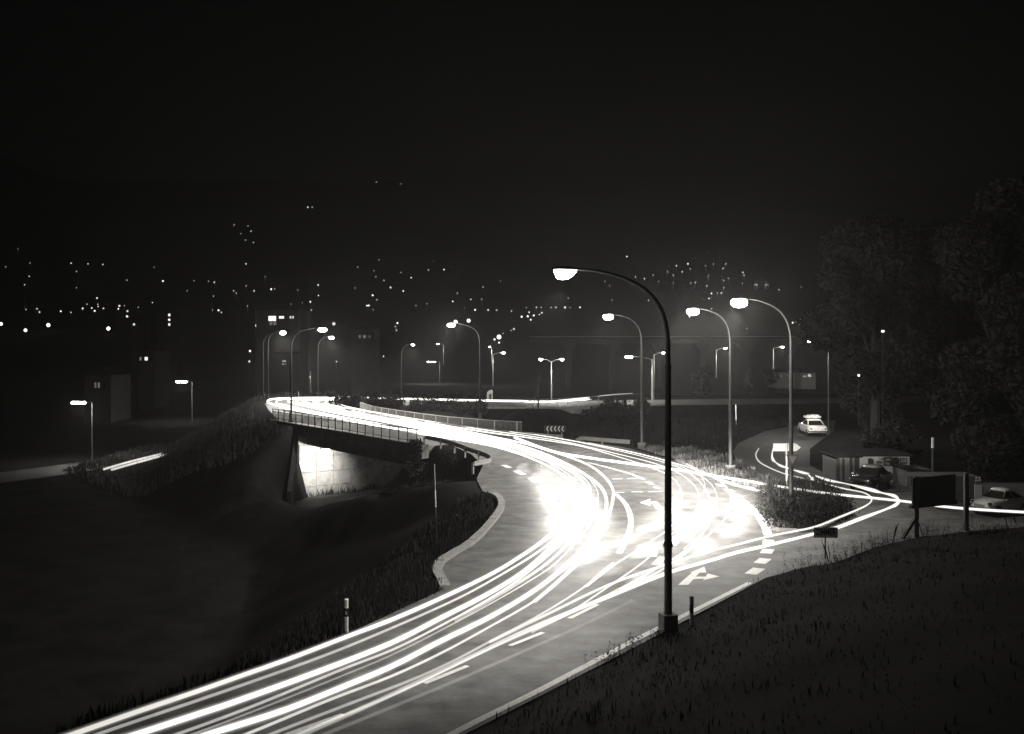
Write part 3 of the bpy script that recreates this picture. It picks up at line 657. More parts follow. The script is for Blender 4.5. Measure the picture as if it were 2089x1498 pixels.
trail('wavy trail of a car turning in the yard, outer loop beginning under the arrow sign', [(1577.6, 914, 1.2, .7), (1575, 929, 1.6, 1), (1577, 938, 1.6, 1.8), (1583, 944, 1.4, .8), (1594, 951, 1.6, 1.5), (1613, 957, 1.4, .7), (1640, 965, 1.6, 1.6), (1655, 968, 1.4, .8), (1690, 980, 1.6, 1.5), (1726, 987, 1.4, .7), (1782, 1001, 2, 2), (1800, 1006, 1.6, .8), (1822, 1011, 2, 1.6), (1833, 1020, 1.8, 1), (1829, 1029, 1.8, 1.6), (1810, 1038, 1.8, .9), (1754, 1059, 2, 1.5), (1709, 1076, 2, 1.3), (1658, 1090, 2, 1.0), (1556, 1115, 2.2, 1.1), (1500, 1128, 2.2, 1.1), (1454, 1142, 2.2, 1.1), (1368, 1167, 2, 1.1), (1250, 1214, 1.6, 1.1), (1085, 1281, 1.0, 1), (950, 1345, .7), (750, 1440, .5), (600, 1505, .4)], .045, h=.65)
trail('thinner wavy trail of a car turning in the yard, inner loop', [(1548, 915, 1.0, .8), (1542, 928, 1.2), (1551, 944, 1.2), (1585, 961, 1.2), (1605, 968, 1.2), (1647, 978, 1.2), (1690, 989, 1.2), (1726, 998, 1.3), (1758, 1004, 1.4), (1774, 1012, 1.4), (1778, 1021, 1.4), (1768, 1031, 1.5), (1711, 1056, 1.6, 1.2), (1655, 1077, 1.6), (1579, 1092, 1.6), (1500, 1112, 1.6), (1454, 1123, 1.6), (1368, 1149, 1.5), (1250, 1190, 1.3), (1119, 1252, 1), (1000, 1310, .7)], .034, h=.65)
trail('level far trail along the overpass road on the far side', [(690, 809.5, 2.5), (758, 812.5, 3), (860, 814.5, 3), (960, 817, 3), (1060, 818.5, 3), (1100, 820, 3), (1148, 819, 3), (1201, 814.5, 2.5)], .12, h=.65, flanks=[(.4, 0, .5, .5)])
trail('short upper far trail climbing the overpass beside its railing', [(1138, 817.5, 1.4), (1160, 815.5, 2), (1202, 811, 2)], .08, h=.65)
trail('broken far trail seen through the thicket', [(1215, 809, .9), (1255, 805, .9), (1290, 803, .7)], .05, h=.65)
for lab, pts in [('upper of two parallel trails on the valley road at the left', [(212, 957.5, 1.1), (262, 943, 1.3), (330, 926, 1.2)]), ('lower of two parallel trails on the valley road at the left', [(228, 958.5, 1.1), (275, 945, 1.3), (338, 928, 1.2)])]:
    trail(lab, pts, .11, h=-6.2)
# headlamp beams thrown on to the road ahead by the cars that drew the trails
def beam(trail_obj, a, b, power, h=.68, cone=33, dip=.25):
    A, Bq = P(*a, h), P(*b, h); d = (Bq - A); d.z = 0; d.normalize(); d.z = -dip
    o = lamp_light('headlamp_beam', 'SPOT', power, A - trail_obj.location, trail_obj, .25, cone, 1.0, d)
    return o
TR = {o['label']: o for o in COL.objects if o.name.startswith('light_trail')}
tT2 = TR['thick bright headlight trail, middle of the three broad ones']; tT3 = TR['thick headlight trail on the outer side of the bend, third broad one']; tO = TR['thin grey trail, second below the third broad trail']
def pool(trail_obj, pts, offs, power, cone=36, dip=.17, n=7, back=3.9):
    path = catmull([tuple(P(*q)) for q in pts], .4)
    for i in range(n):
        k = int((i + .5) / n * (len(path) - 1)); c = path[k]; t = path[min(k + 3, len(path) - 1)] - path[max(k - 3, 0)]; t = t[:2] / np.linalg.norm(t[:2])
        wgt = .45 + .55 * math.sin(math.pi * (i + .7) / (n + .4))
        for f in offs:
            q = c[:2] + np.array([t[1], -t[0]]) * (f + rng.uniform(-.3, .3)); a = q - t * (back + rng.uniform(-.5, .5))
            d = Vector((t[0], t[1], -dip))
            lamp_light('headlamp_beam', 'SPOT', power * wgt, Vector((a[0], a[1], .68)) - trail_obj.location, trail_obj, .25, cone, 1.0, d)
pool(tT2, [(1125, 950), (1168, 985), (1190, 1012), (1200, 1048), (1188, 1090), (1150, 1140)], (-.5, .6, 1.7), 170, n=16)
pool(tO, [(1310, 1165), (1400, 1125), (1455, 1092), (1482, 1060), (1490, 1028), (1474, 990)], (-2.8, -1.2, .4), 4900, n=18)
# ------------------------------------------------------------------ vegetation
def zt(x, y): return float(terrain(np.array([x]), np.array([y]))[0])
def blades(name, poly, n, h0, h1, wd, m, label=None, cat=None, avoid=(), lean=.35, zoff=0, near=None):
    poly = [tuple(p[:2]) for p in poly]; a = np.array(poly)
    X = rng.uniform(a[:, 0].min(), a[:, 0].max(), n * 6); Y = rng.uniform(a[:, 1].min(), a[:, 1].max(), n * 6)
    k = inside(X, Y, poly)
    for q in avoid: k &= ~inside(X, Y, [tuple(p[:2]) for p in q])
    if near is not None: k &= seg_dist(X, Y, near[0], False) < near[1] * rng.uniform(0, 1, len(X)) ** 1.5
    X, Y = X[k][:n], Y[k][:n]; N = len(X)
    Z = terrain(X, Y) + zoff - .04
    clump = .6 + .8 * (np.sin(X * 2.1 + np.cos(Y * 1.7) * 2) * .5 + .5)
    H = rng.uniform(h0, h1, N) * clump; A = rng.uniform(0, 2 * np.pi, N); L = rng.uniform(0, lean, N) * H; LA = rng.uniform(0, 2 * np.pi, N)
    W = wd * rng.uniform(.6, 1.4, N)
    dx, dy = np.cos(A) * W / 2, np.sin(A) * W / 2; lx, ly = np.cos(LA) * L, np.sin(LA) * L
    V = np.stack([np.stack([X - dx, Y - dy, Z], 1), np.stack([X + dx, Y + dy, Z], 1),
                  np.stack([X + lx * .4 + dx * .7, Y + ly * .4 + dy * .7, Z + H * .6], 1), np.stack([X + lx, Y + ly, Z + H], 1)], 1).reshape(-1, 3)
    b = np.arange(N)[:, None] * 4
    Fc = np.concatenate([b + np.array([[0, 1, 2]]), b + np.array([[0, 2, 3]])], 0)
    o = array_mesh(name, V, Fc, m); tag(o, label, cat, None, 'stuff'); return o
def leaf_arrays(centres, radii, n, size):
    """leaves scattered through clumps; centres (K,3), radii (K,3)"""
    c = np.array(centres); r = np.array(radii); w_ = (r[:, 0] * r[:, 1] * r[:, 2]) ** .67; w_ /= w_.sum()
    k = rng.choice(len(c), n, p=w_); d = rng.normal(size=(n, 3)); d /= np.linalg.norm(d, axis=1)[:, None]
    rad = rng.uniform(.25, 1, n) ** .45
    p = c[k] + d * r[k] * rad[:, None] * rng.uniform(.85, 1.12, n)[:, None]
    u = rng.normal(size=(n, 3)); u /= np.linalg.norm(u, axis=1)[:, None]
    v = np.cross(u, rng.normal(size=(n, 3))); v /= np.linalg.norm(v, axis=1)[:, None]
    s = size * rng.uniform(.5, 1.3, n)[:, None]
    V = np.stack([p - u * s, p + v * s * .45, p + u * s, p - v * s * .45], 1).reshape(-1, 3)
    Fc = np.arange(n * 4).reshape(n, 4); return V, Fc
def tree(name, x, y, ht, cr, label, cat, n=5000, leaf=.22, m=None, base=.25, group=None, z0=None, trunk=True, clumps=22):
    z0 = zt(x, y) if z0 is None else z0
    root = empty(name, (x, y, z0), label=label, cat=cat, group=group)
    cs, rs = [], []
    cz0 = ht * base; 
    for i in range(clumps):
        q = rng.uniform(0, 1); a = rng.uniform(0, 2 * np.pi)
        prof = math.sin(math.pi * min(1, .12 + q * .86)) ** .6
        rr = cr * prof * rng.uniform(.25, .85)
        cs.append((rr * math.cos(a), rr * math.sin(a), cz0 + (ht - cz0) * (.08 + q * .84)))
        k = cr * rng.uniform(.24, .44); rs.append((k, k, k * rng.uniform(.7, 1.0)))
    if trunk:
        mb = MB(); r0 = .02 * ht + .05
        mb.tube([(x, y, z0 - .3), (x + .1, y, z0 + ht * .3), (x - .05, y + .1, z0 + ht * .62), (x, y, z0 + ht * .9)], [r0, r0 * .75, r0 * .45, .03], 8)
        for c in cs[:9]:
            st = Vector((x, y, z0 + c[2] * .62)); en = Vector((x + c[0], y + c[1], z0 + c[2]))
            mb.tube([st, st.lerp(en, .5) + Vector((0, 0, -.1 * cr * .3)), en], [r0 * .4, r0 * .25, .02], 5)
        mb.build('trunk', BARK, root)
    V, Fc = leaf_arrays(cs, rs, n, leaf)
    o = array_mesh('crown', V, Fc, m or LEAF, root); return root
for i, (x, y, ht, cr, n_, bs, lab) in enumerate([
    (26.2, 74, 17.5, 5.2, 9000, .24, 'tall dark tree whose leafy edge stands against the lit mist'),
    (33.0, 70, 19, 5.8, 8000, .12, 'tall dark tree directly behind the poster wall'),
    (40.5, 73, 18, 5.8, 6000, .1, 'broad dark tree behind the low plank shed'),
    (29.5, 82, 21, 5.5, 6000, .2, 'dark tree rising highest behind the leafy edge tree'),
    (37, 84, 20, 6, 5000, .2, 'dark tree in the second row, behind the poster wall tree'),
    (47.5, 78, 19, 6, 5000, .1, 'dark tree at the picture edge, behind the parked rounded car'),
    (31.5, 63.5, 9, 4.2, 6000, .05, 'smaller dark tree spreading behind the white topped post')]):
    tree('broadleaf_tree', x, y, ht, cr, lab, 'tree', int(n_ * 3.6), .27, LEAF, bs * .6, 'big dark trees behind the yard')
for x, y, ht, cr, lab in [(24.5, 66, 3.0, 2.3, 'dark shrub filling the gap left of the plank wall'), (28.5, 61.5, 3.4, 2.5, 'dark shrub behind the low plank shed roof'), (27.5, 76, 3.0, 2.4, 'dark shrub beside the road edge in front of the cream car'), (34.5, 58, 3.2, 3.0, 'dark shrub beyond the rounded parked car')]:
    tree('shrub', x, y, ht, cr, lab, 'shrub', 2600, .2, LEAF, .02, 'shrubs under the big trees', trunk=True, clumps=14)
# thicket by the overpass
for (px, yy, ht, cr, n_, lab) in [(1215, 112, 6.4, 2.3, 3000, 'left tree of the dark thicket right of the overpass'), (1258, 115, 7.4, 2.9, 3600, 'tallest tree of the dark thicket, a lamp glinting in its top'), (1303, 113, 6.6, 2.4, 3000, 'right tree of the dark thicket next to the tall dark mast')]:
    tree('thicket_tree', (px - 1044.5) / F * yy, yy, ht, cr, lab, 'tree', n_, .22, LEAF, .03, 'trees of the dark thicket', clumps=18)
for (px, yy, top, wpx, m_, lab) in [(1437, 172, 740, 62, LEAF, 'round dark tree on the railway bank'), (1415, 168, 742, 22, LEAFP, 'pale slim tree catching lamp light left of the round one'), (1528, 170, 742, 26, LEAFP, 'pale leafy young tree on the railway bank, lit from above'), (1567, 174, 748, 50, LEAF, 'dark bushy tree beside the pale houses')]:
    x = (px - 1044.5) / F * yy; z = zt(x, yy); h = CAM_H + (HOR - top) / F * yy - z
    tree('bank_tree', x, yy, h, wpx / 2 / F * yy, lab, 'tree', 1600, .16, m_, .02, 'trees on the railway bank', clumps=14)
# bushes between the fence and the far road
BL = [(706, 121, 2.1, 2.0, 'rounded bush on the inside of the far bend'), (726, 119, 1.9, 1.7, 'bush touching the end of the mesh fence'), (770, 124, 1.5, 2.4, 'low bush behind the fence end'), (818, 122, 1.5, 2.6, 'low bush behind the fence, at the foot of a slim mast'),
      (868, 121, 1.3, 2.6, 'low bush behind the middle of the fence'), (915, 120, 1.2, 2.4, 'low bush behind the fence, left of the flared lamp mast'), (958, 118, 1.2, 2.3, 'low bush at the flared lamp mast')]
for px, yy, ht, cr, lab in BL:
    x = (px - 1044.5) / F * yy
    tree('bush', x, yy, ht, cr, lab, 'bush', 1500, .15, LEAF, .0, 'bushes behind the mesh fence', z0=-.15, trunk=True, clumps=12)
GR_ = rng.uniform
bl = BANK
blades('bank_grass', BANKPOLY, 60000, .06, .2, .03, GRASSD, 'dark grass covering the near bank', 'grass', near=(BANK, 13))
blades('bank_weed', BANKPOLY, 2600, .25, .6, .02, GRASSD, 'taller dark weeds fringing the near road edge', 'weeds', near=([P(*q).xy + Vector((.3, -.4)) for q in [(1220, 1352), (1300, 1311), (1360, 1281)]] , 1.2), lean=.5)
blades('bank_weed', BANKPOLY, 6500, .2, .75, .02, GRASSD, 'tall dark weeds fringing the yard below the sign and billboard', 'weeds', near=([P(*q)[:2] for q in [(1590, 1160), (1640, 1152), (1700, 1143), (1790, 1108), (1870, 1092), (1975, 1080), (2089, 1070)]], 1.6), lean=.45)
def sprigs(name, path, n, spread, h0, h1, m, label):
    path = catmull([(*p[:2], 0) for p in path], .2); V_, F_ = [], []
    for i in range(n):
        p = path[rng.integers(len(path))]; x, y = p[0] + rng.normal() * spread, p[1] + rng.normal() * spread - spread * .6
        z = zt(x, y); H = rng.uniform(h0, h1); lx, ly = rng.normal(size=2) * .12 * H
        b = len(V_); V_ += [(x - .008, y, z - .05), (x + .008, y, z - .05), (x + lx, y + ly, z + H)]; F_.append((b, b + 1, b + 2, b + 2))
        for k in range(int(7 + H * 16)):
            t = rng.uniform(.15, 1); a = rng.uniform(0, 6.28); L = rng.uniform(.03, .09) * (1.25 - t * .6)
            c = np.array((x + lx * t, y + ly * t, z + H * t)); d = np.array((math.cos(a), math.sin(a), rng.uniform(-.2, .7))) * L; q = np.array((-math.sin(a), math.cos(a), 0)) * L * .28
            b = len(V_); V_ += [tuple(c), tuple(c + d * .5 + q), tuple(c + d), tuple(c + d * .5 - q)]; F_.append((b, b + 1, b + 2, b + 3))
    o = array_mesh(name, np.array(V_), np.array(F_), m); return tag(o, label, 'weeds', None, 'stuff')
sprigs('roadside_weeds', [P(*q) for q in [(1595, 1158), (1640, 1152), (1700, 1143), (1790, 1110), (1870, 1094), (1975, 1082), (2089, 1072)]], 260, .35, .25, .8, GRASSD, 'leafy weeds along the yard edge below the sign and billboard')
sprigs('roadside_weeds', [P(*q) for q in [(1210, 1358), (1300, 1312), (1365, 1280)]], 70, .16, .15, .5, GRASSD, 'leafy weeds creeping over the white edge line by the lamp base')
isl = [P(*q) for q in ISL]
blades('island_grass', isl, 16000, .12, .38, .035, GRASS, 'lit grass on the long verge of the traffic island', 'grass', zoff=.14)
bushp = [P(*q) for q in [(1568, 1012), (1562, 1032), (1570, 1045), (1578, 1060), (1584, 1080), (1640, 1082), (1688, 1070), (1710, 1057), (1706, 1037), (1686, 1014), (1640, 1004)]]
blades('island_weeds', bushp, 9000, .3, .8, .035, mat('island_weed', .045, .85, var=.5, scale=3, spec=.05), 'dense tall weeds filling the end of the traffic island', 'weeds', zoff=.14, lean=.45)
V, Fc = leaf_arrays([(p.x * .85 + 14.0 * .15, p.y * .85 + 47.6 * .15, .38) for p in bushp] + [(13.6, 47.2, .5), (14.6, 46.5, .45), (13.9, 49.0, .5), (14.9, 48.4, .5)], [(1.05, .95, .46)] * (len(bushp) + 4), 16000, .06)
o = array_mesh('island_foliage', V, Fc, LEAF); tag(o, 'leafy undergrowth among the tall island weeds', 'undergrowth', None, 'stuff')
verge = [P(*q) for q in [(1000, 868), (1040, 880), (1130, 888), (1280, 908), (1440, 960), (1500, 938), (1492, 918), (1505, 902), (1560, 878), (1640, 860), (1500, 842), (1250, 838), (1150, 850)]]
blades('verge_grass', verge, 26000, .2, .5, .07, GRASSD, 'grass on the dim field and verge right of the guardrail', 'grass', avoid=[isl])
emb = [(-21.5, 98), (-26, 96), (-38, 100), (-52, 118), (-52, 146), (-30, 149), (-34.5, 138), (-31, 122), (-25.2, 105)]
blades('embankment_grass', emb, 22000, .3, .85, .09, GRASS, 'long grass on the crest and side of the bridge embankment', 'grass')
blades('far_crest_grass', [(-33, 145.5), (-5, 141.5), (-5, 147), (-33, 150)], 2500, .4, 1.0, .09, GRASSD, 'grass along the far edge of the bend', 'grass')
slope = [P(*q) for q in [(905, 1206), (886, 1157), (955, 1106), (1003, 1050), (1004, 1016), (984, 1006), (930, 1006), (700, 1040), (350, 1200), (-20, 1560), (690, 1300)]]
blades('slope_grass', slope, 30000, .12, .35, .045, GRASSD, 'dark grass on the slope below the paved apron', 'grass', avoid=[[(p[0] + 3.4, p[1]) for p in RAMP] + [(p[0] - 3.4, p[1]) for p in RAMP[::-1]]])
blades('ramp_bank_grass', [P(*q) for q in [(980, 945), (958, 929), (915, 915), (858, 914), (800, 960), (900, 970)]], 6000, .15, .4, .06, GRASSD, 'dark grass between guardrail hook and ramp', 'grass')
wf = [B(WALL_T - .25, 0)[:2], B(WALL_T - 1.3, 0)[:2], B(WALL_T - 1.3, 12)[:2], B(WALL_T - .25, 12)[:2]]
blades('wall_foot_weeds', wf, 700, .3, .8, .05, GRASSD, 'dark weeds along the foot of the lit underpass wall', 'weeds', lean=.5)
q = B(-1.6, -.9)
tree('bush', q.x, q.y, 1.1 - zt(q.x, q.y), 1.35, 'dark bush at the near end of the bridge parapet', 'bush', 1800, .13, LEAF, .0, None, trunk=True, clumps=12)
# spoil heap
mx, my = P(1082, 880).x * 1.12, 103
mb = MB(); rings = []
for r_, z_ in [(1, -1.5), (.86, -.6), (.7, .15), (.5, .8), (.27, 1.2), (.06, 1.35)]:
    rings.append([(mx + math.cos(a) * 4.2 * r_ * rng.uniform(.92, 1.08), my + math.sin(a) * 2.6 * r_, z_ + rng.uniform(-.06, .06)) for a in np.linspace(0, 2 * math.pi, 22, endpoint=False)])
mb.loft(rings); o = mb.build('earth_mound', EARTH, smooth=True); tag(o, kind='structure')

# ------------------------------------------------------------------ overpass on the far side
ov = empty('overpass', (4, 131, 0), label='slim concrete overpass on forked piers beyond the bushes', cat='bridge')
MB().box((3, 131, -.42), (22, 13.5, .8)).build('deck', CONCD, ov)
MB().box((3, 124.1, -.25), (22.4, .3, .75)).build('edge_beam', CONC, ov)
for px in (1155, 1028):
    x = (px - 1044.5) / F * 125.5; zb = zt(x, 125.5)
    mb = MB(); mb.tube([(x, 125.5, zb - .4), (x, 125.5, -2.4)], [.34, .3], 8)
    for sx in (-1, 1): mb.bar((x, 125.5, -2.5), (x + sx * 1.15, 125.5, -.85), .4, .4)
    mb.bar((x - 1.5, 125.5, -.95), (x + 1.5, 125.5, -.95), .5, .26)
    mb.build('forked_pier', CONCD, ov)
rl = empty('overpass_railing', (4, 124.1, 0), label='pale two rail handrail climbing along the overpass', cat='railing')
xs = np.linspace(-2.0, 10.5, 11); zb = lambda x: np.interp(x, [-2, 3, 10.5], [-.75, -.02, .42])
for x in xs: MB().bar((x, 124.0, zb(x) - .1), (x, 124.0, zb(x) + 1.05), .06, .06).build('post', GALV, rl)
for dz, nm in ((1.05, 'top_rail'), (.6, 'mid_rail')):
    MB().tube([(x, 124.0, zb(x) + dz) for x in xs], .035, 6).build(nm, GALV, rl)
hut = empty('roadside_hut', (-3.1, 142, 0), label='small pale hut with rounded roof lit from one side by the far road', cat='hut')
mb = MB(); mb.loft([[(-3.5 + dx, 141.4 + k * 1.6, z) for dx, z in [(0, -.3), (0, .75), (.1, 1.05), (.3, 1.25), (.55, 1.32), (.8, 1.32), (.8, -.3)]] for k in (0, 1)]); mb.build('wall', PLAST, hut)
MB().box((-3.0, 141.37, .3), (.35, .04, 1.1)).build('door', WOODD, hut)
lamp_light('hut_light', 'POINT', 120, (-.9, -3.0, 1.8), hut, .1)  # bare point light in front of the hut, without a fixture
# utility pole with its stay
up = empty('utility_pole', ((1097 - 1044.5) / F * 122, 122, -1.5), label='thin dark wooden pole with a slanting stay in front of the overpass', cat='pole')
b_ = Vector(up.location); MB().tube([b_ - Vector((0, 0, .6)), b_ + Vector((.15, 0, 5.6))], [.12, .08], 8).build('post', WOODD, up)
MB().tube([b_ + Vector((.12, 0, 4.8)), b_ + Vector((-.9, 0, 0))], .03, 5).build('stay', WOODD, up)
# faint viaduct in the mist and the railway bank fence
vi = empty('viaduct', (60, 330, -7), label='faint concrete viaduct on hammerhead piers in the mist', cat='viaduct')
MB().box((58, 330, 7.9), (105, 8, 1.3)).build('deck', FACADE, vi)
MB().box((58, 325.8, 9.4), (105, .2, .12)).build('parapet_rail', GALV, vi)
for px in (1160, 1250, 1340, 1430, 1520, 1610):
    x = (px - 1044.5) / F * 330; mb = MB()
    mb.loft([[(x - w_, 326.5, z), (x + w_, 326.5, z), (x + w_, 333, z), (x - w_, 333, z)] for w_, z in [(.8, -8), (.8, 4.6), (2.2, 6.3), (2.4, 7.2)]]); mb.build('pier', FACADE, vi)
wf_ = empty('railway_wall', (42, 166, 0), label='long low wall along the railway bank on the right', cat='wall')
for i in range(9): MB().box((24 + i * 4.2, 166.0, zt(24 + i * 4.2, 166.0) + .3), (4.12, .35, 1.2)).build('wall_panel', mat('dark_wall', .06, .9, var=.3), wf_)  # one mottled dark grey over all wall panels

# ------------------------------------------------------------------ signs and posts
def marker_post(base, h, label, wd=.12, bands=None):
    root = empty('marker_post', base, label=label, cat='marker post', group='striped marker posts')
    bands = bands or [(0, .42, WHITE), (.42, .72, BLACK), (.72, 1.0, GREYB)]
    for a, b, m in bands:
        mb = MB(); rings = []
        for z in (a * h, b * h - .004): rings.append([(base.x + dx * wd / 2, base.y + dy * wd / 2, base.z + z) for dx, dy in [(-1, -.5), (-.5, -1), (.5, -1), (1, -.5), (.6, 1), (-.6, 1)]])
        mb.loft(rings); mb.build('post_band', m, root)
    c = MB(); c.box((base.x, base.y - wd * .52, base.z + h * .6), (wd * .45, .02, h * .1)); c.build('reflector', CHROME, root)
    return root
b1 = P(1410.5, 1276); b1.z = zt(b1.x, b1.y) if zt(b1.x, b1.y) > -.1 else 0
marker_post(b1, .84, 'striped roadside post right of the tall dark lamp mast')
b2 = P(707, 1287); b2.z = -.05; marker_post(b2, .95, 'striped roadside post alone on the dark slope above the broad trails', bands=[(0, .48, WHITE), (.48, .74, BLACK), (.74, 1, WHITE)])
b3 = P(891.5, 1070); b3.z = zt(b3.x, b3.y); hh = CAM_H + (HOR - 947) / F * b3.y - b3.z
sp_ = empty('snow_pole', b3, label='thin leaning snow pole with white band on the dark slope left of the apron', cat='pole')
tip = Vector((b3.x - .12, b3.y, b3.z + hh)); lerp = lambda a, b: [b3.lerp(tip, a), b3.lerp(tip, b)]
MB().tube(lerp(-.05, .48), .022, 6).build('post', DARKM, sp_); MB().tube(lerp(.48, .68), .034, 6).build('band', WHITE, sp_); MB().tube(lerp(.68, 1), .022, 6).build('post', GALV, sp_)
b4 = P(1502, 866); s_ = empty('snow_pole', b4, label='pale snow pole standing alone in the dim field', cat='pole'); MB().tube([b4 - Vector((0, 0, .3)), b4 + Vector((-.05, 0, 1.95))], .05, 6).build('post', GALV, s_)
for px, py, hh, lab in [(611, 812, .9, 'tiny pale post on the far edge of the bend'), (719, 826, 1.1, 'tiny leaning pale post beside the rounded bush')]:
    q = P(px, py); s_ = empty('snow_pole', q, label=lab, cat='pole'); MB().tube([q - Vector((0, 0, .2)), q + Vector((-.18, 0, hh))], .05, 6).build('post', WHITE, s_)
q = Vector((23.5, 57.2, zt(23.5, 57.2))); s_ = empty('snow_pole', q, label='dark post with white top rising above the plank shed', cat='pole')
MB().tube([q, (q.x, q.y, 2.2)], .06, 8).build('post', WOODD, s_); MB().tube([(q.x, q.y, 2.2), (q.x, q.y, 2.78)], .08, 8).build('band', WHITE, s_)
# chevron board
c0 = P(1132, 890); ch = empty('chevron_sign', c0, label='dark board with five white chevrons on the outside of the bend', cat='road sign')
s = F / c0.y; zc = CAM_H - (875 - HOR) / s
MB().box((c0.x, c0.y, zc), (44 / s, .04, 14 / s)).build('board', BLACK, ch)
for k in range(5):
    x = c0.x + (-15 + k * 7.7) / s; mb = MB(); a = 2.6 / s; h_ = 5.2 / s; t_ = 2.2 / s
    mb.add([(x - a, c0.y - .026, zc), (x + a - t_, c0.y - .026, zc + h_), (x + a, c0.y - .026, zc + h_), (x - a + t_, c0.y - .026, zc), (x + a, c0.y - .026, zc - h_), (x + a - t_, c0.y - .026, zc - h_)], [(0, 3, 2, 1), (0, 5, 4, 3)])
    mb.build('chevron', WHITE, ch)
for dx in (-.6, .6): MB().bar((c0.x + dx, c0.y + .04, -.1), (c0.x + dx, c0.y + .04, zc), .06, .06).build('post', GALV, ch)
# arrow shaped direction sign, yield triangle, keep-side disc
d0 = P(1604, 1012); ds = empty('direction_sign', d0, label='blank white arrow board pointing right on a pale post', cat='road sign'); s = F / d0.y
zs = lambda py: CAM_H - (py - HOR) / s
xs_ = lambda px: (px - 1044.5) / s
rings = [[(xs_(px), d0.y + dy, zs(py)) for px, py in [(1577.5, 905), (1623, 905), (1633.5, 913), (1624, 920.5), (1577.5, 920.5)]] for dy in (-.03, .03)]
MB().loft(rings).build('arrow_board', WHITE, ds)
MB().tube([(d0.x, d0.y - .08, 0), (d0.x, d0.y - .08, zs(904))], .042, 8).build('post', WHITE, ds)
l2 = P(1614, 1045); s = F / (l2.y - .25); xs_ = lambda px: (px - 1044.5) / s; zs = lambda py: CAM_H - (py - HOR) / s
yl = empty('yield_sign', (l2.x, l2.y - .25, zs(940)), label='dark triangle sign, point down, fixed to the island lamp mast', cat='road sign')
def tri(k): 
    cx, cz = 1617, 937
    return [(cx + (px - cx) * k, cz + (py - cz) * k) for px, py in [(1603.5, 927.5), (1630.5, 927.5), (1617, 953)]]
MB().loft([[(xs_(a), l2.y - .25 + dy, zs(b)) for a, b in tri(1)] for dy in (-.015, .015)]).build('plate', REDM, yl)
MB().loft([[(xs_(a), l2.y - .27 + dy, zs(b)) for a, b in tri(.62)] for dy in (-.004, .003)]).build('centre_field', GREYB, yl)
MB().box((l2.x, l2.y - .17, zs(936)), (.12, .14, .06)).build('bracket', DARKM, yl)
k0 = Vector((xs_(1655), 52.2, 0)); s = F / 52.2; k0.x = (1655 - 1044.5) / s
ks = empty('keep_side_sign', k0, label='small dark disc with a white slanting arrow at the tip of the island', cat='road sign'); zc = CAM_H - (974.5 - HOR) / s
mb = MB(); rings = [[(k0.x + .235 * math.cos(a), k0.y + dy, zc + .235 * math.sin(a)) for a in np.linspace(0, 2 * math.pi, 28, endpoint=False)] for dy in (-.012, .012)]
mb.loft(rings); mb.build('disc', BLUE, ks)
ar = [(-.17, .12), (-.13, .17), (.03, .005), (.085, .06), (.14, -.15), (-.06, -.10), (-.005, -.045)]
mb = MB(); mb.loft([[(k0.x + a, k0.y - .018 + dy, zc + b) for a, b in ar] for dy in (-.004, .004)]); mb.build('arrow', WHITE, ks)
MB().tube([(k0.x, k0.y + .05, 0), (k0.x, k0.y + .05, zc + .1)], .03, 8).build('post', GALV, ks)
# lodging sign
z0_ = P(1684.5, 1141); zm = empty('lodging_sign', z0_, label='small grey board reading ZIMMER in dark capitals on a thin post', cat='sign'); s = F / z0_.y
zc = CAM_H - (1086.5 - HOR) / s; wd, hg = 48 / s, 20.5 / s
zg = zt(z0_.x, z0_.y)
MB().box((z0_.x, z0_.y, zc), (wd, .03, hg)).build('board', mat('sign_grey', .5, .6), zm)
mb = MB()
for dz in (-1, 1): mb.box((z0_.x, z0_.y - .005, zc + dz * (hg / 2 - .012)), (wd + .01, .04, .03))
for dx in (-1, 1): mb.box((z0_.x + dx * (wd / 2 - .012), z0_.y - .006, zc), (.03, .041, hg - .03))
mb.build('frame', BLACK, zm)
MB().tube([(z0_.x, z0_.y + .05, zg - .2), (z0_.x, z0_.y + .05, zc)], .026, 8).build('post', DARKM, zm)
def lettering(txt, size, loc, m, parent, name='lettering', sx=1.0, bold=.0, depth=.004):
    c = bpy.data.curves.new(name, 'FONT'); c.body = txt; c.size = size; c.align_x = 'CENTER'; c.align_y = 'CENTER'; c.extrude = depth; c.offset = bold
    t = bpy.data.objects.new(name, c); COL.objects.link(t)
    dg = bpy.context.evaluated_depsgraph_get(); me = bpy.data.meshes.new_from_object(t.evaluated_get(dg)); bpy.data.objects.remove(t)
    o = bpy.data.objects.new(name, me); COL.objects.link(o); me.materials.clear(); me.materials.append(m)
    o.parent = parent; o.location = Vector(loc) - Vector(parent.location); o.rotation_euler = (R(90), 0, 0); o.scale = (sx, 1, 1); return o
o = lettering('ZIMMER', hg * .86, (z0_.x, z0_.y - .022, zc), BLACK, zm, bold=.008)
o.scale.x = (wd * .86) / max(.01, o.dimensions.x)
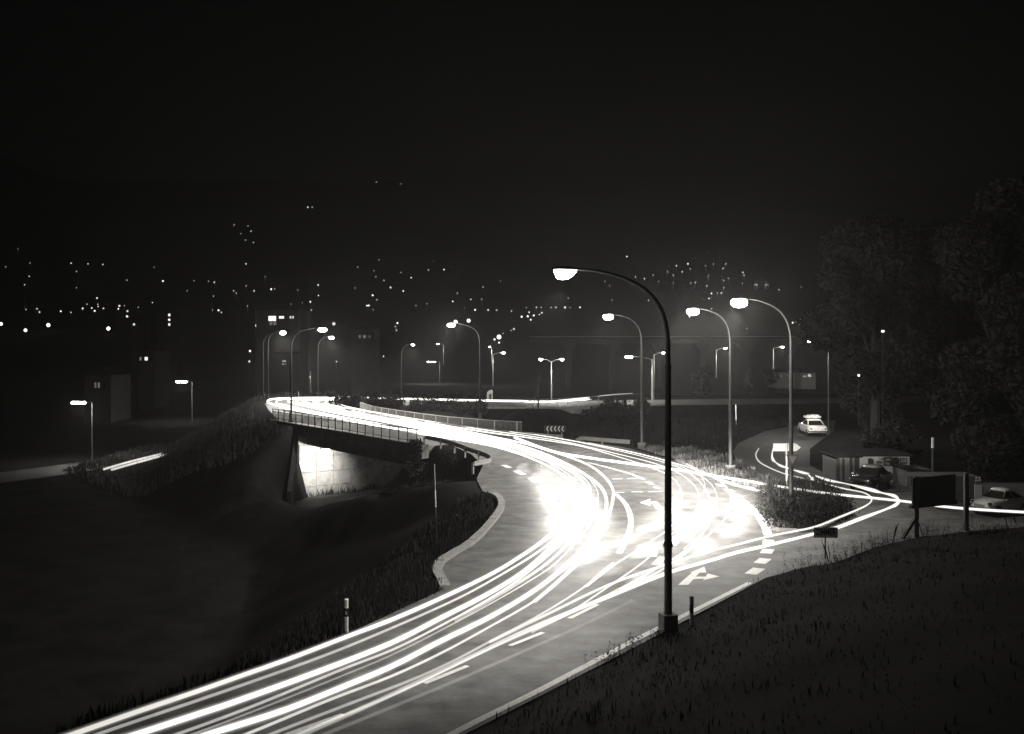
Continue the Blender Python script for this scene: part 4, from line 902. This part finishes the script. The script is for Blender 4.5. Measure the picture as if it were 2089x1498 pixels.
# billboard seen from behind its shaded face
g1 = P(1869, 1096); g2 = Vector(((1971 - 1044.5) / F * 44.2, 44.2, 0)); 
bb = empty('billboard', g1, label='large dark billboard on two square posts with a slanting brace', cat='billboard')
s = F / g1.y; zt_, zb_ = CAM_H - (975 - HOR) / s, CAM_H - (1034 - HOR) / s
xa, xb = (1859 - 1044.5) / s, (1974 - 1044.5) / s
MB().bar((xa, g1.y - .1, (zt_ + zb_) / 2), (xb, g1.y + 1.2, (zt_ + zb_) / 2), .06, zt_ - zb_).build('board', DARKM, bb)
MB().bar((xa - .1, g1.y - .16, zb_ + .02), (xb, g1.y + 1.14, zb_ + .02), .14, .16).build('bottom_beam', WOODD, bb)
MB().bar((g1.x, g1.y, zt(g1.x, g1.y) - .2), (g1.x, g1.y, zt_ + .06), .17, .17).build('post', WOODD, bb)
MB().bar((g2.x, g2.y, zt(g2.x, g2.y) - .2), (g2.x, g2.y, zt_), .17, .17).build('post', WOODD, bb)
bp_ = Vector(((1834 - 1044.5) / s, g1.y - .3, zt((1834 - 1044.5) / s, g1.y - .3) - .05))
MB().bar(bp_, (g1.x - .05, g1.y - .05, zb_ - .45), .12, .12).build('brace', WOODD, bb)

# ------------------------------------------------------------------ kiosk wall with advertising plates, plank sheds
ky = 59.6; s = F / ky; X_ = lambda px: (px - 1044.5) / s; Z_ = lambda py: CAM_H - (py - HOR) / s
ko = empty('kiosk', (X_(1806), ky, 0), label='low whitewashed kiosk wall hung with advertising plates behind the dark car', cat='kiosk')
MB().box((X_(1806), ky + 1.5, Z_(931) / 2 - .1), (X_(1856) - X_(1757), 3.0, Z_(931) + .2)).build('wall', PLAST, ko)
MB().box((X_(1806), ky + 1.45, Z_(928.5)), (X_(1860) - X_(1752), 3.5, .12)).build('roof', ROOFM, ko)
ps = empty('plank_shed', (X_(1733), ky + .3, 0), label='weathered plank shed adjoining the kiosk on its left', cat='shed')
for i in range(9):
    px = 1711 + i * 5.2; tone = [WOODD, WOOD, WOODD, WOOD, WOOD, WOODD, WOOD, WOODD, WOODD][i]
    MB().box((X_(px + 2.4), ky + .3 + rng.uniform(-.03, .03), Z_(935) / 2 - .1), (4.7 / s, .05, Z_(935) + .2 + rng.uniform(-.05, .05))).build('plank', tone, ps)
MB().box((X_(1733), ky + 1.7, Z_(935) / 2 - .12), (46 / s, 2.6, Z_(935))).build('wall', WOODD, ps)
MB().box((X_(1732), ky + 1.5, Z_(932)), (54 / s, 3.2, .1)).build('roof', ROOFM, ps)
# plates hang on the wall, things of their own
def plate(name, label, px, py, wpx, hpx, m, cat='sign', shape='rect'):
    c = Vector((X_(px), ky - .035, Z_(py))); root = empty(name, c, label=label, cat=cat, group='advertising plates on the kiosk wall')
    if shape == 'disc': MB().loft([[(c.x + wpx / 2 / s * math.cos(a), c.y + dy, c.z + hpx / 2 / s * math.sin(a)) for a in np.linspace(0, 2 * math.pi, 26, endpoint=False)] for dy in (-.012, .012)]).build('panel', m, root)
    elif shape == 'arch': MB().loft([[(c.x + a * wpx / 2 / s, c.y + dy, c.z + b * hpx / 2 / s) for a, b in [(-1, -1), (1, -1), (1, .35), (.75, .78), (.35, 1), (-.6, 1), (-1, .9)]] for dy in (-.012, .012)]).build('panel', m, root)
    else: MB().box(c, (wpx / s, .024, hpx / s)).build('panel', m, root)
    return root, c
plate('advertising_plate', 'dark plate with rounded corner, first at the left', 1776, 942.5, 11.5, 15, mat('enamel_dark', .05, .4), shape='arch')
pr, c = plate('advertising_plate', 'pale plate with lines of small dark lettering', 1793, 942, 15, 13, mat('enamel_pale', .5, .5))
for dz, w_, h_ in [(.09, 4, 1.2), (-.01, 11, 3.2), (-.115, 12, 1.2)]: MB().box((c.x, c.y - .017, c.z + dz), (w_ / s, .006, h_ / s)).build('print_line', BLACK, pr)
pr, c = plate('advertising_plate', 'square dark plate with a big pale disc crossed by a dark band', 1811, 941.5, 17, 17.5, mat('enamel_dark', .05, .4))
MB().loft([[(c.x + 7.3 / s * math.cos(a), c.y - .018 + dy, c.z + 7.3 / s * math.sin(a)) for a in np.linspace(0, 2 * math.pi, 26, endpoint=False)] for dy in (-.005, .005)]).build('disc', mat('enamel_grey', .3, .5), pr)
MB().box((c.x, c.y - .027, c.z), (13.6 / s, .006, 3.4 / s)).build('band', mat('enamel_dark', .05, .4), pr)
pr, c = plate('advertising_plate', 'round dark plate between two square ones', 1827, 940, 14, 14.5, mat('enamel_black', .03, .4), shape='disc')
MB().box((c.x, c.y - .017, c.z), (9 / s, .006, 1.6 / s)).build('band', GREYB, pr)
pr, c = plate('advertising_plate', 'square dark framed plate at the right end of the wall', 1843, 940, 14, 11.5, BLACK)
MB().box((c.x, c.y - .017, c.z), (10.4 / s, .006, 8 / s)).build('print_field', mat('enamel_grey', .3, .5), pr)
MB().box((c.x - .01, c.y - .024, c.z + .02), (6 / s, .006, 3 / s)).build('emblem', GREYB, pr)
# low shed right of it
ry = 57.6; s = F / ry
ls = empty('plank_shed', (X_(1876), ry, 0), label='low plank shed with a sloping felt roof right of the kiosk', cat='shed')
for i in range(11):
    px = 1847 + i * 5.3; top = Z_(np.interp(px, [1845, 1905], [957, 966])); z0b = -.1
    MB().box((X_(px + 2.4), ry + rng.uniform(-.02, .02), (top + z0b) / 2), (4.9 / s, .05, top - z0b)).build('plank', [WOOD, CONCD, WOODD, WOOD, WOODD, WOOD, WOOD, WOODD, WOOD, WOODD, WOODD][i], ls)
mb = MB(); mb.loft([[(X_(1841), ry - .25 + k, Z_(951.5)), (X_(1841), ry - .25 + k, Z_(955)), (X_(1911), ry - .25 + k, Z_(967)), (X_(1911), ry - .25 + k, Z_(963.5))] for k in (0, 2.6)]); mb.build('roof', ROOFM, ls)
MB().box((X_(1876), ry + 1.3, .45), (56 / s, 2.3, .95)).build('wall', WOODD, ls)

# ------------------------------------------------------------------ vehicles (x forward)
def car(label, loc, rz, L=4.2, W=1.62, H=1.45, paint=CARB, roofm=None, dome=False, cat='car', sc=1.0):
    root = empty('parked_car', loc, rz, label=label, cat=cat); root.scale = (sc, sc, sc)
    hw = W / 2
    def ring(x, zb, zt2, w_, tw):   # rounded body section, 10 points
        return [(x, -w_ * .9, zb), (x, -w_, zb + .12), (x, -w_, zb + (zt2 - zb) * .62), (x, -w_ * .94, zb + (zt2 - zb) * .88), (x, -w_ * tw, zt2), (x, w_ * tw, zt2), (x, w_ * .94, zb + (zt2 - zb) * .88), (x, w_, zb + (zt2 - zb) * .62), (x, w_, zb + .12), (x, w_ * .9, zb)]
    f = L / 2
    if dome: prof = [(-f, .34, .5, .55, .6), (-f * .93, .28, .72, .74, .62), (-f * .7, .26, .86, .95, .66), (-f * .3, .25, .9, 1, .7), (f * .1, .25, .9, 1, .7), (f * .42, .25, .9, 1, .62), (f * .72, .26, .84, .95, .5), (f * .92, .3, .74, .84, .45), (f, .36, .56, .6, .4)]
    else: prof = [(-f, .38, .62, .82, .8), (-f * .97, .32, .82, .94, .8), (-f * .8, .28, .9, 1, .82), (-f * .4, .26, .93, 1, .84), (f * .1, .26, .94, 1, .84), (f * .4, .26, .93, 1, .8), (f * .8, .28, .88, .98, .76), (f * .96, .32, .82, .93, .74), (f, .38, .66, .84, .72)]
    MB().loft([ring(x, a, b, c * hw, t) for x, a, b, c, t in prof]).build('body', paint, root, True, origin=LOCAL)
    zb = .9; zr = H; bw_, tw_ = hw * .88, hw * .68
    xf0, xf1, xr1, xr0 = (f * .36, f * .10, -f * .36, -f * .66) if not dome else (f * .34, f * .12, -f * .25, -f * .72)
    def win(name, pts):
        c = sum((Vector(p) for p in pts), Vector()) / 4; nrm = (Vector(pts[1]) - Vector(pts[0])).cross(Vector(pts[2]) - Vector(pts[0])).normalized()
        if nrm.dot(c - Vector((-.1, 0, 1.1))) < 0: nrm = -nrm
        q = [c + (Vector(p) - c) * .9 for p in pts]; MB().loft([[p + nrm * .006 for p in q], [p - nrm * .012 for p in q]]).build(name, GLASS, root, origin=LOCAL)
    A = lambda x, y, z: (x, y, z)
    lo = [(xf0, -bw_), (xf0, bw_), (xr0, bw_), (xr0, -bw_)]; hi = [(xf1, -tw_), (xf1, tw_), (xr1, tw_), (xr1, -tw_)]
    mb = MB(); mid = [((a[0] * .45 + b[0] * .55), (a[1] * .35 + b[1] * .65) * 1.06) for a, b in zip(lo, hi)]
    mb.loft([[(x, y, zb - .06) for x, y in lo], [(x, y, zr - .14) for x, y in hi]]); mb.build('cabin', paint, root, origin=LOCAL)
    q = [(x, y, zb) for x, y in lo]; p = [(x, y, zr - .15) for x, y in hi]
    win('windscreen', [q[0], q[1], p[1], p[0]]); win('rear_window', [q[2], q[3], p[3], p[2]])
    for sgn, i0, i1 in ((1, 1, 2), (-1, 0, 3)):
        fm = lambda k: ((np.array(q[i0]) * (1 - k) + np.array(q[i1]) * k), (np.array(p[i0]) * (1 - k) + np.array(p[i1]) * k))
        for k0_, k1_ in ((0.03, .49), (.51, .97)):
            a, b = fm(k0_), fm(k1_); win('side_window', [tuple(a[0]), tuple(b[0]), tuple(b[1]), tuple(a[1])])
    rings = []
    for z, g in [(zr - .15, 1.06), (zr - .08, 1.02), (zr - .03, .85), (zr, .5)]:
        cx = (xf1 + xr1) / 2; rings.append([(cx + (x - cx) * g, y * g, z) for x, y in [(xf1, -tw_ * .7), (xf1 * .8 + xr1 * .2, -tw_), (xr1 * .8 + xf1 * .2, -tw_), (xr1, -tw_ * .7), (xr1, tw_ * .7), (xr1 * .8 + xf1 * .2, tw_), (xf1 * .8 + xr1 * .2, tw_), (xf1, tw_ * .7)]])
    MB().loft(rings).build('roof', roofm or paint, root, True, origin=LOCAL)
    for sx in (-1, 1):
        MB().tube([(xf0, sx * bw_, zb - .02), (xf1, sx * tw_, zr - .13)], .028, 6).build('pillar', CHROME, root, origin=LOCAL)
    for x in (f * .62, -f * .62):
        for sy in (-1, 1):
            t = MB(); rr = []
            for yy, r_ in [(-.09, .24), (-.07, .31), (.07, .31), (.09, .24)]: rr.append([(x + r_ * math.cos(a), sy * (hw - .08) + yy, .31 + r_ * math.sin(a)) for a in np.linspace(0, 2 * math.pi, 16, endpoint=False)])
            t.loft(rr); ty = t.build('wheel', TYRE, root, origin=LOCAL)
            t = MB(); t.loft([[(x + r_ * math.cos(a), sy * (hw - .08) + sy * yy, .31 + r_ * math.sin(a)) for a in np.linspace(0, 2 * math.pi, 12, endpoint=False)] for r_, yy in [(.18, .08), (.16, .11), (.05, .125)]])
            t.build('hub_cap', CHROME, ty, origin=LOCAL)
    for sy in (-1, 1):
        c = (f * .955, sy * hw * .74, .69)
        MB().loft([[(c[0] + dx, c[1] + r_ * math.cos(a), c[2] + r_ * math.sin(a)) for a in np.linspace(0, 2 * math.pi, 12, endpoint=False)] for dx, r_ in [(-.1, .1), (.02, .1), (.06, .06)]]).build('headlight', CHROME, root, origin=LOCAL)
        MB().box((-f * .985, sy * hw * .72, .66), (.08, .16, .12)).build('tail_light', REDM, root, origin=LOCAL)
        MB().box((f * .05, sy * (hw + .008), .78), (L * .8, .02, .03)).build('side_trim', CHROME, root, origin=LOCAL)
        MB().box((xf0 + .02, sy * (hw + .1), zb + .02), (.06, .14, .09)).build('wing_mirror', CHROME, root, origin=LOCAL)
    for x in (f + .06, -f - .06):
        pts = catmull([(x - math.copysign(.35, x), -hw * 1.0, .43), (x, -hw * .8, .43), (x + math.copysign(.04, x), 0, .43), (x, hw * .8, .43), (x - math.copysign(.35, x), hw * 1.0, .43)], .15)
        MB().tube(pts, .055, 8).build('bumper', CHROME, root, origin=LOCAL)
    MB().box((f + .0, 0, .58), (.05, W * .45, .16)).build('grille', CHROME, root, origin=LOCAL)
    MB().box((-f - .02, 0, .55), (.03, .42, .12)).build('number_plate', WHITE, root, origin=LOCAL)
    return root
car('dark saloon car with chrome trim parked in front of the poster wall', ((1777 - 1044.5) / F * 56.8, 56.8, 0), R(-90 - 38), 3.9, 1.5, 1.42, CARB, CARG, sc=.92)
car('grey rounded car with arched roof parked beyond the billboard', ((2040 - 1044.5) / F * 48.6, 48.6, 0), R(-90 - 62), 3.5, 1.5, 1.45, mat('pale_car_paint', .5, .2, .1, spec=.6), None, True, sc=.84)
cw = car('cream car seen from behind with baggage on its roof, parked up the side road', (26.25, 89.5, 0), R(87), 4.3, 1.66, 1.42, CARW)
lg = empty('roof_baggage', (26.25, 89.6, 1.42), label='pale bundles strapped on the roof of the cream car', cat='luggage')
for i, (dx, dy, w_, h_) in enumerate([(-.45, 0, .34, .16), (-.1, .1, .38, .22), (.25, 0, .3, .27), (.5, .1, .22, .16)]): MB().box((26.25 + dx, 89.6 + dy, 1.45 + h_ / 2), (w_, .8, h_), .1 * i).build('bundle', WHITE, lg)
for dy in (-.5, .5): MB().bar((25.65, 89.6 + dy, 1.44), (26.85, 89.6 + dy, 1.44), .04, .04).build('rack_bar', CHROME, lg)
# van mostly behind the billboard
vx, vy = (1963 - 1044.5) / F * 50.5, 50.5
va = empty('delivery_van', (vx, vy, 0), label='dark bodied van with pale cab corner, mostly hidden by the billboard', cat='van')
MB().loft([[(x, vy - .8, z) for x, z in [(vx - 1.9, .35), (vx - 1.9, 1.5), (vx - 3.0, 1.62), (vx + .45, 1.62), (vx + .62, 1.45), (vx + .68, .9), (vx + .6, .35)]], [(x, vy + .8, z) for x, z in [(vx - 1.9, .35), (vx - 1.9, 1.5), (vx - 3.0, 1.62), (vx + .45, 1.62), (vx + .62, 1.45), (vx + .68, .9), (vx + .6, .35)]]]).build('body', mat('van_grey', .09, .4), va)
MB().box((vx + .42, vy - .815, .82), (.36, .03, .85)).build('cab_door', CARW, va)
MB().box((vx + .40, vy - .818, 1.36), (.3, .03, .3)).build('cab_window', GLASS, va)
for dx in (.3, .45): MB().loft([[(vx + dx + .05 * math.cos(a), vy - .84 + dy, 1.56 + .05 * math.sin(a)) for a in np.linspace(0, 2 * math.pi, 10, endpoint=False)] for dy in (-.02, .04)]).build('roof_lamp', CHROME, va)
for dx in (-1.3, .1): MB().loft([[(vx + dx + r_ * math.cos(a), vy - .8 + dy, .3 + r_ * math.sin(a)) for a in np.linspace(0, 2 * math.pi, 14, endpoint=False)] for dy, r_ in [(-.04, .2), (-.02, .29), (.16, .29)]]).build('wheel', TYRE, va)

# ------------------------------------------------------------------ lights and houses across the valley
def ext(y): return math.exp(.0004 * y)
_glob = {}
def far_light(px, py, size, label, group, tone=1.6, name='distant_lamp'):
    e = (HOR - py) / F
    y = None
    for yy in np.arange(300, 2650, 4):
        x = (px - 1044.5) / F * yy; hz_ = CAM_H + e * yy
        if float(hill(x, yy)) + 3.5 >= hz_ and yy > 440: y = yy; break
    if y is None: y = 430 if e < .005 else 2640
    if e < -.008: y = 400
    x = (px - 1044.5) / F * y; z = CAM_H + e * y; r = size / F * y
    gz = float(hill(x, y))
    q = tone * ext(y) * float(rng.uniform(.45, 1.25)); size = size * float(rng.uniform(.75, 1.15))
    r = size / F * y
    mb = MB(); r_ = r
    mb.loft([[(r_ * math.sin(t) * math.cos(a), r_ * math.sin(t) * math.sin(a), r_ * math.cos(t)) for a in np.linspace(0, 2 * math.pi, 8, endpoint=False)] for t in (.25, 1.0, 1.57, 2.1, 2.9)])
    mb.tube([(0, 0, -r_ * .9), (0, 0, min(-r_ - .5, gz - z))], .06, 4, 1)
    o = mb.build(name, [emat(max(1, round(q)), False), DARKM], None, origin=LOCAL); o.location = (x, y, z)
    return tag(o, label, 'lamp', group)
Z1 = lambda q: (q[0] * .2537, 500 + q[1] * .2537)
Z2 = lambda q: (500 + q[0] * .2537, 500 + q[1] * .2537)
Z3 = lambda q: (1000 + q[0] * .2537, 500 + q[1] * .2537)
Z4 = lambda q: (1400 + q[0] * .3338, 500 + q[1] * .3338)
tiny = [Z1(q) for q in [(145, 32), (240, 145), (572, 147), (708, 152), (827, 157), (615, 213), (235, 252), (198, 320), (615, 343), (1020, 283), (1560, 288), (1677, 291), (1724, 300), (1978, 152), (1980, 328), (1506, 369), (1879, 369), (1900, 387), (2043, 369), (1717, 411), (1226, 463), (1112, 502), (787, 477), (789, 495), (700, 476), (738, 507), (1000, 488), (569, 541), (318, 540), (297, 513), (209, 519), (1438, 543), (1495, 591), (1780, 541), (1710, 524), (1990, 490), (1240, 178), (45, 176)]]
tiny += [Z2(q) for q in [(8, 152), (160, 255), (72, 368), (238, 353), (425, 362), (588, 322), (590, 407), (885, 346), (1060, 440), (1036, 207), (1076, 119), (1052, 255), (1117, 285), (1252, 221), (1336, 263), (1514, 131), (1030, 521), (1374, 487), (1463, 473), (1670, 454), (1707, 388), (1815, 437), (1903, 436), (1763, 504), (460, 465), (535, 524), (1474, 200), (1600, 198), (1914, 338), (2055, 291), (1210, 655), (1113, 895), (370, 475), (400, 527), (905, 178)]]
tiny += [Z3(q) for q in [(410, 502), (290, 505), (490, 502), (528, 502), (642, 502), (627, 427), (168, 687), (105, 711), (923, 293), (961, 327), (1099, 93), (1169, 258), (1241, 271), (1310, 242), (1354, 294), (1428, 217), (1472, 243), (1472, 302), (1498, 167), (1545, 216), (1609, 192), (1615, 306), (1650, 301), (1733, 168), (1742, 330), (1757, 248), (1797, 153), (1873, 187), (1879, 285), (1879, 344), (1895, 153), (1915, 268), (2032, 220), (2042, 243), (2028, 307), (1828, 386), (2065, 671), (980, 443), (1272, 445)]]
tiny += [Z4(q) for q in [(567, 274), (702, 257), (693, 487)]] + [(478, 459), (506, 461), (491, 477), (501, 490), (517, 495), (512, 472), (628, 423), (637, 423), (768, 372), (818, 375)]
for i, q in enumerate(tiny):
    far_light(q[0], q[1], rng.uniform(.85, 1.3), 'tiny far point of light on the dark hillside', 'tiny far lights scattered over the hillside', 1.2)
mid = [Z1(q) for q in [(1310, 290), (780, 427), (665, 510), (762, 530), (832, 510), (960, 490), (952, 514), (1025, 532), (1022, 575), (489, 533), (1758, 525), (2010, 853), (2005, 937)]]
mid += [Z2(q) for q in [(210, 355), (1026, 405), (1170, 342), (1272, 371), (980, 488), (994, 487), (1850, 522), (1955, 523), (2023, 524), (525, 457), (248, 522), (1225, 628), (735, 938), (1218, 685)]]
mid += [Z3(q) for q in [(52, 525), (172, 531), (372, 502), (313, 541), (253, 577), (302, 574), (350, 567), (326, 601), (395, 560), (415, 545), (602, 502), (722, 502), (191, 676), (1590, 152), (1780, 390), (1858, 386), (1760, 430), (1780, 513), (35, 760), (72, 785)]]
mid += [Z4(q) for q in [(650, 475), (675, 475), (697, 452), (1450, 475)]]
for q in mid:
    far_light(q[0], q[1], rng.uniform(1.4, 2.1), 'small bright far lamp among the lights of the town', 'small bright lamps of the town', 1.5)
stars = [(2, 661, 'bright far lamp cut by the left picture edge'), (52, 674, 'bright far lamp second from the left picture edge'), (98.5, 663.5, 'bright far lamp third from the left picture edge'), (221, 670.5, 'bright flaring lamp below the longest row of town lights at the left'),
         (381, 667, 'bright flaring lamp right of the three stacked windows'), (525, 664.5, 'bright flaring lamp left of the big lit window'), (681, 661, 'bright small lamp just above two large flares near the bend'), (929.5, 657, 'bright lamp close above and right of the largest flare'), (956, 654.5, 'bright lamp right of the largest flare, second after it'),
         (1018, 687.7, 'bright lamp above the small mast lamps by the overpass'), (1801, 676, 'bright lamp glimpsed through the big dark trees'), (1752, 766, 'small lamp glimpsed low through the big dark trees')]
for px, py, lab in stars[:10]: far_light(px, py, 4.3, lab, 'bright flaring far lamps', 2.5)
for px, py, lab in stars[10:]:
    y = 62.0 if py < 700 else 61; x = (px - 1044.5) / F * y; z = CAM_H + (HOR - py) / F * y
    o = empty('hanging_lamp', (x, y, z), label=lab, cat='lamp')
    MB().box((x, y, z + .09), (.16, .1, .08)).build('lamp_head', DARKM, o)
    MB().box((x, y, z), (.14 if py < 700 else .08, .08, .1)).build('diffuser', emat(4, False), o)
    MB().bar((x, y + .03, z + .1), (x, y + .03, z - 3 if py > 700 else z - 6), .025, .025).build('post', BLACK, o)
def building(name, label, pxa, pxb, top, y, base, wins, depth=10, roof=None, facade=FACADE):
    k = F / y; xa, xb = (pxa - 1044.5) / k, (pxb - 1044.5) / k; zt2 = CAM_H + (HOR - top) / k
    root = empty(name, ((xa + xb) / 2, y, base), label=label, cat='building', group='houses across the valley')
    MB().box(((xa + xb) / 2, y + depth / 2, (base + zt2) / 2), (xb - xa, depth, zt2 - base)).build('wall', facade, root)
    if roof == 'gable':
        h_ = (xb - xa) * .32
        MB().loft([[(xa - .3, y - .3, zt2), (xb + .3, y - .3, zt2), ((xa + xb) / 2, y - .3, zt2 + h_)], [(xa - .3, y + depth, zt2), (xb + .3, y + depth, zt2), ((xa + xb) / 2, y + depth, zt2 + h_)]]).build('roof', ROOFM, root)
    else: MB().box(((xa + xb) / 2, y + depth / 2, zt2 + .2), (xb - xa + .6, depth + .6, .4)).build('roof', ROOFM, root)
    for px, py, w_, h_, st in wins:
        x, z = (px - 1044.5) / k, CAM_H + (HOR - py) / k
        o = MB(); o.box((x, y - .03, z), (w_ / k + .12, .1, h_ / k + .12)); wn = o.build('window', FACADE, root)
        MB().box((x, y - .09, z), (w_ / k, .04, h_ / k)).build('pane', emat(st, False) if st > 0 else GLASS, wn)
building('apartment_block', 'dark apartment block with the largest lit window above the bend', 522, 612, 632, 240, -7.5, [(551.5, 650, 7, 10, 1.6), (559.5, 650, 7, 10, 1.7), (574.5, 647.7, 10, 5, 1.3), (593, 647.5, 3, 5, .8), (598, 647.5, 3, 5, .7), (553, 660, 6, 7, .12), (561, 660, 6, 7, .12)])
building('apartment_block', 'dark tower block with three lit windows stacked one above another', 322, 366, 626, 310, -7.5, [(345.5, 642.8, 4, 5, 1.4), (345.5, 652.6, 4, 4, 1.4), (345.5, 662.4, 4, 5, 1.2), (333, 643, 4, 5, 0), (357, 643, 4, 5, 0), (333, 653, 4, 5, 0), (357, 653, 4, 5, 0)])
building('house', 'dark house with one small square lit window left of the valley lamps', 282, 316, 716, 235, -7.5, [(298.5, 732, 6, 7, 1.3), (309, 732, 5, 7, 0), (287, 732, 4, 7, .15)], roof='gable')
building('house', 'dark house with a dim pair of windows above the left box lamp', 172, 226, 766, 190, -7.5, [(195, 786, 4, 11, .10), (202, 786, 4, 11, .12), (215, 786, 4, 11, 0)], roof='gable')
building('house', 'dark house with a pair of dim windows right of the two close flares', 716, 764, 672, 275, -7.5, [(734, 687, 4, 6, .12), (743.5, 687, 5, 6, .15), (754, 687, 4, 6, .03)], roof='gable')
building('house', 'dark house with a cluster of dim small windows beside the tall bridge lamp', 562, 590, 722, 225, -7.5, [(577.5, 737, 3, 3, .4), (582, 737, 3, 4, .4), (577.5, 743, 3, 3, .3), (583, 743, 2, 3, .2)])
building('house', 'dark house with one lit square window near the left row of town lights', 262, 288, 652, 390, -7.5, [(273.5, 662, 4, 4, 1.0), (281, 662, 3, 4, 0)], roof='gable')
k_ = 172
building('house', 'pale gabled house with lit front windows at the edge of the big trees', 1634, 1664, 761, k_, 0, [(1640, 768, 3, 4, .3), (1650, 766, 4, 5, .6), (1653, 767, 3, 5, .5), (1644, 768, 3, 4, .2)], depth=8, roof='gable', facade=mat('grey_plaster', .2, .9))
building('house', 'low pale house on the railway bank left of the gabled one', 1586, 1622, 760, k_ + 3, 0, [(1594, 767, 3, 4, .12), (1608, 767, 4, 4, .1)], depth=7, facade=mat('grey_plaster', .2, .9))
# church with twin towers
cyy = 640; k = F / cyy; cx = (1552 - 1044.5) / k; cb = float(hill(cx, cyy))
cc = empty('church', (cx, cyy, cb), label='floodlit church with twin belfry towers above the mist', cat='church')
ztop = lambda py: CAM_H + (HOR - py) / k
for px in (1541, 1564):
    x = (px - 1044.5) / k
    tw = MB().box((x, cyy, (ztop(580) + cb) / 2), (2.1, 2.1, ztop(580) - cb)).build('tower', PLAST, cc)
    MB().loft([[(x + a * 1.15 * g, cyy + b * 1.15 * g, z) for a, b in [(-1, -1), (1, -1), (1, 1), (-1, 1)]] for g, z in [(1, ztop(580)), (.75, ztop(577)), (.12, ztop(573))]]).build('cap', ROOFM, tw)
    for py in (585, 594):
        MB().box((x, cyy - 1.06, ztop(py)), (.8, .1, 1.5)).build('belfry_opening', BLACK, tw)
MB().loft([[(cx + a, cyy + b, z) for a, z in [(-2.6, cb - .5), (2.6, cb - .5), (2.6, ztop(604)), (0, ztop(596)), (-2.6, ztop(604))]] for b in (.2, 14)]).build('nave', PLAST, cc)
lamp_light('floodlight', 'SPOT', 4200, (0, -9, 3), cc, .2, 100, .6, (0, .8, .6))
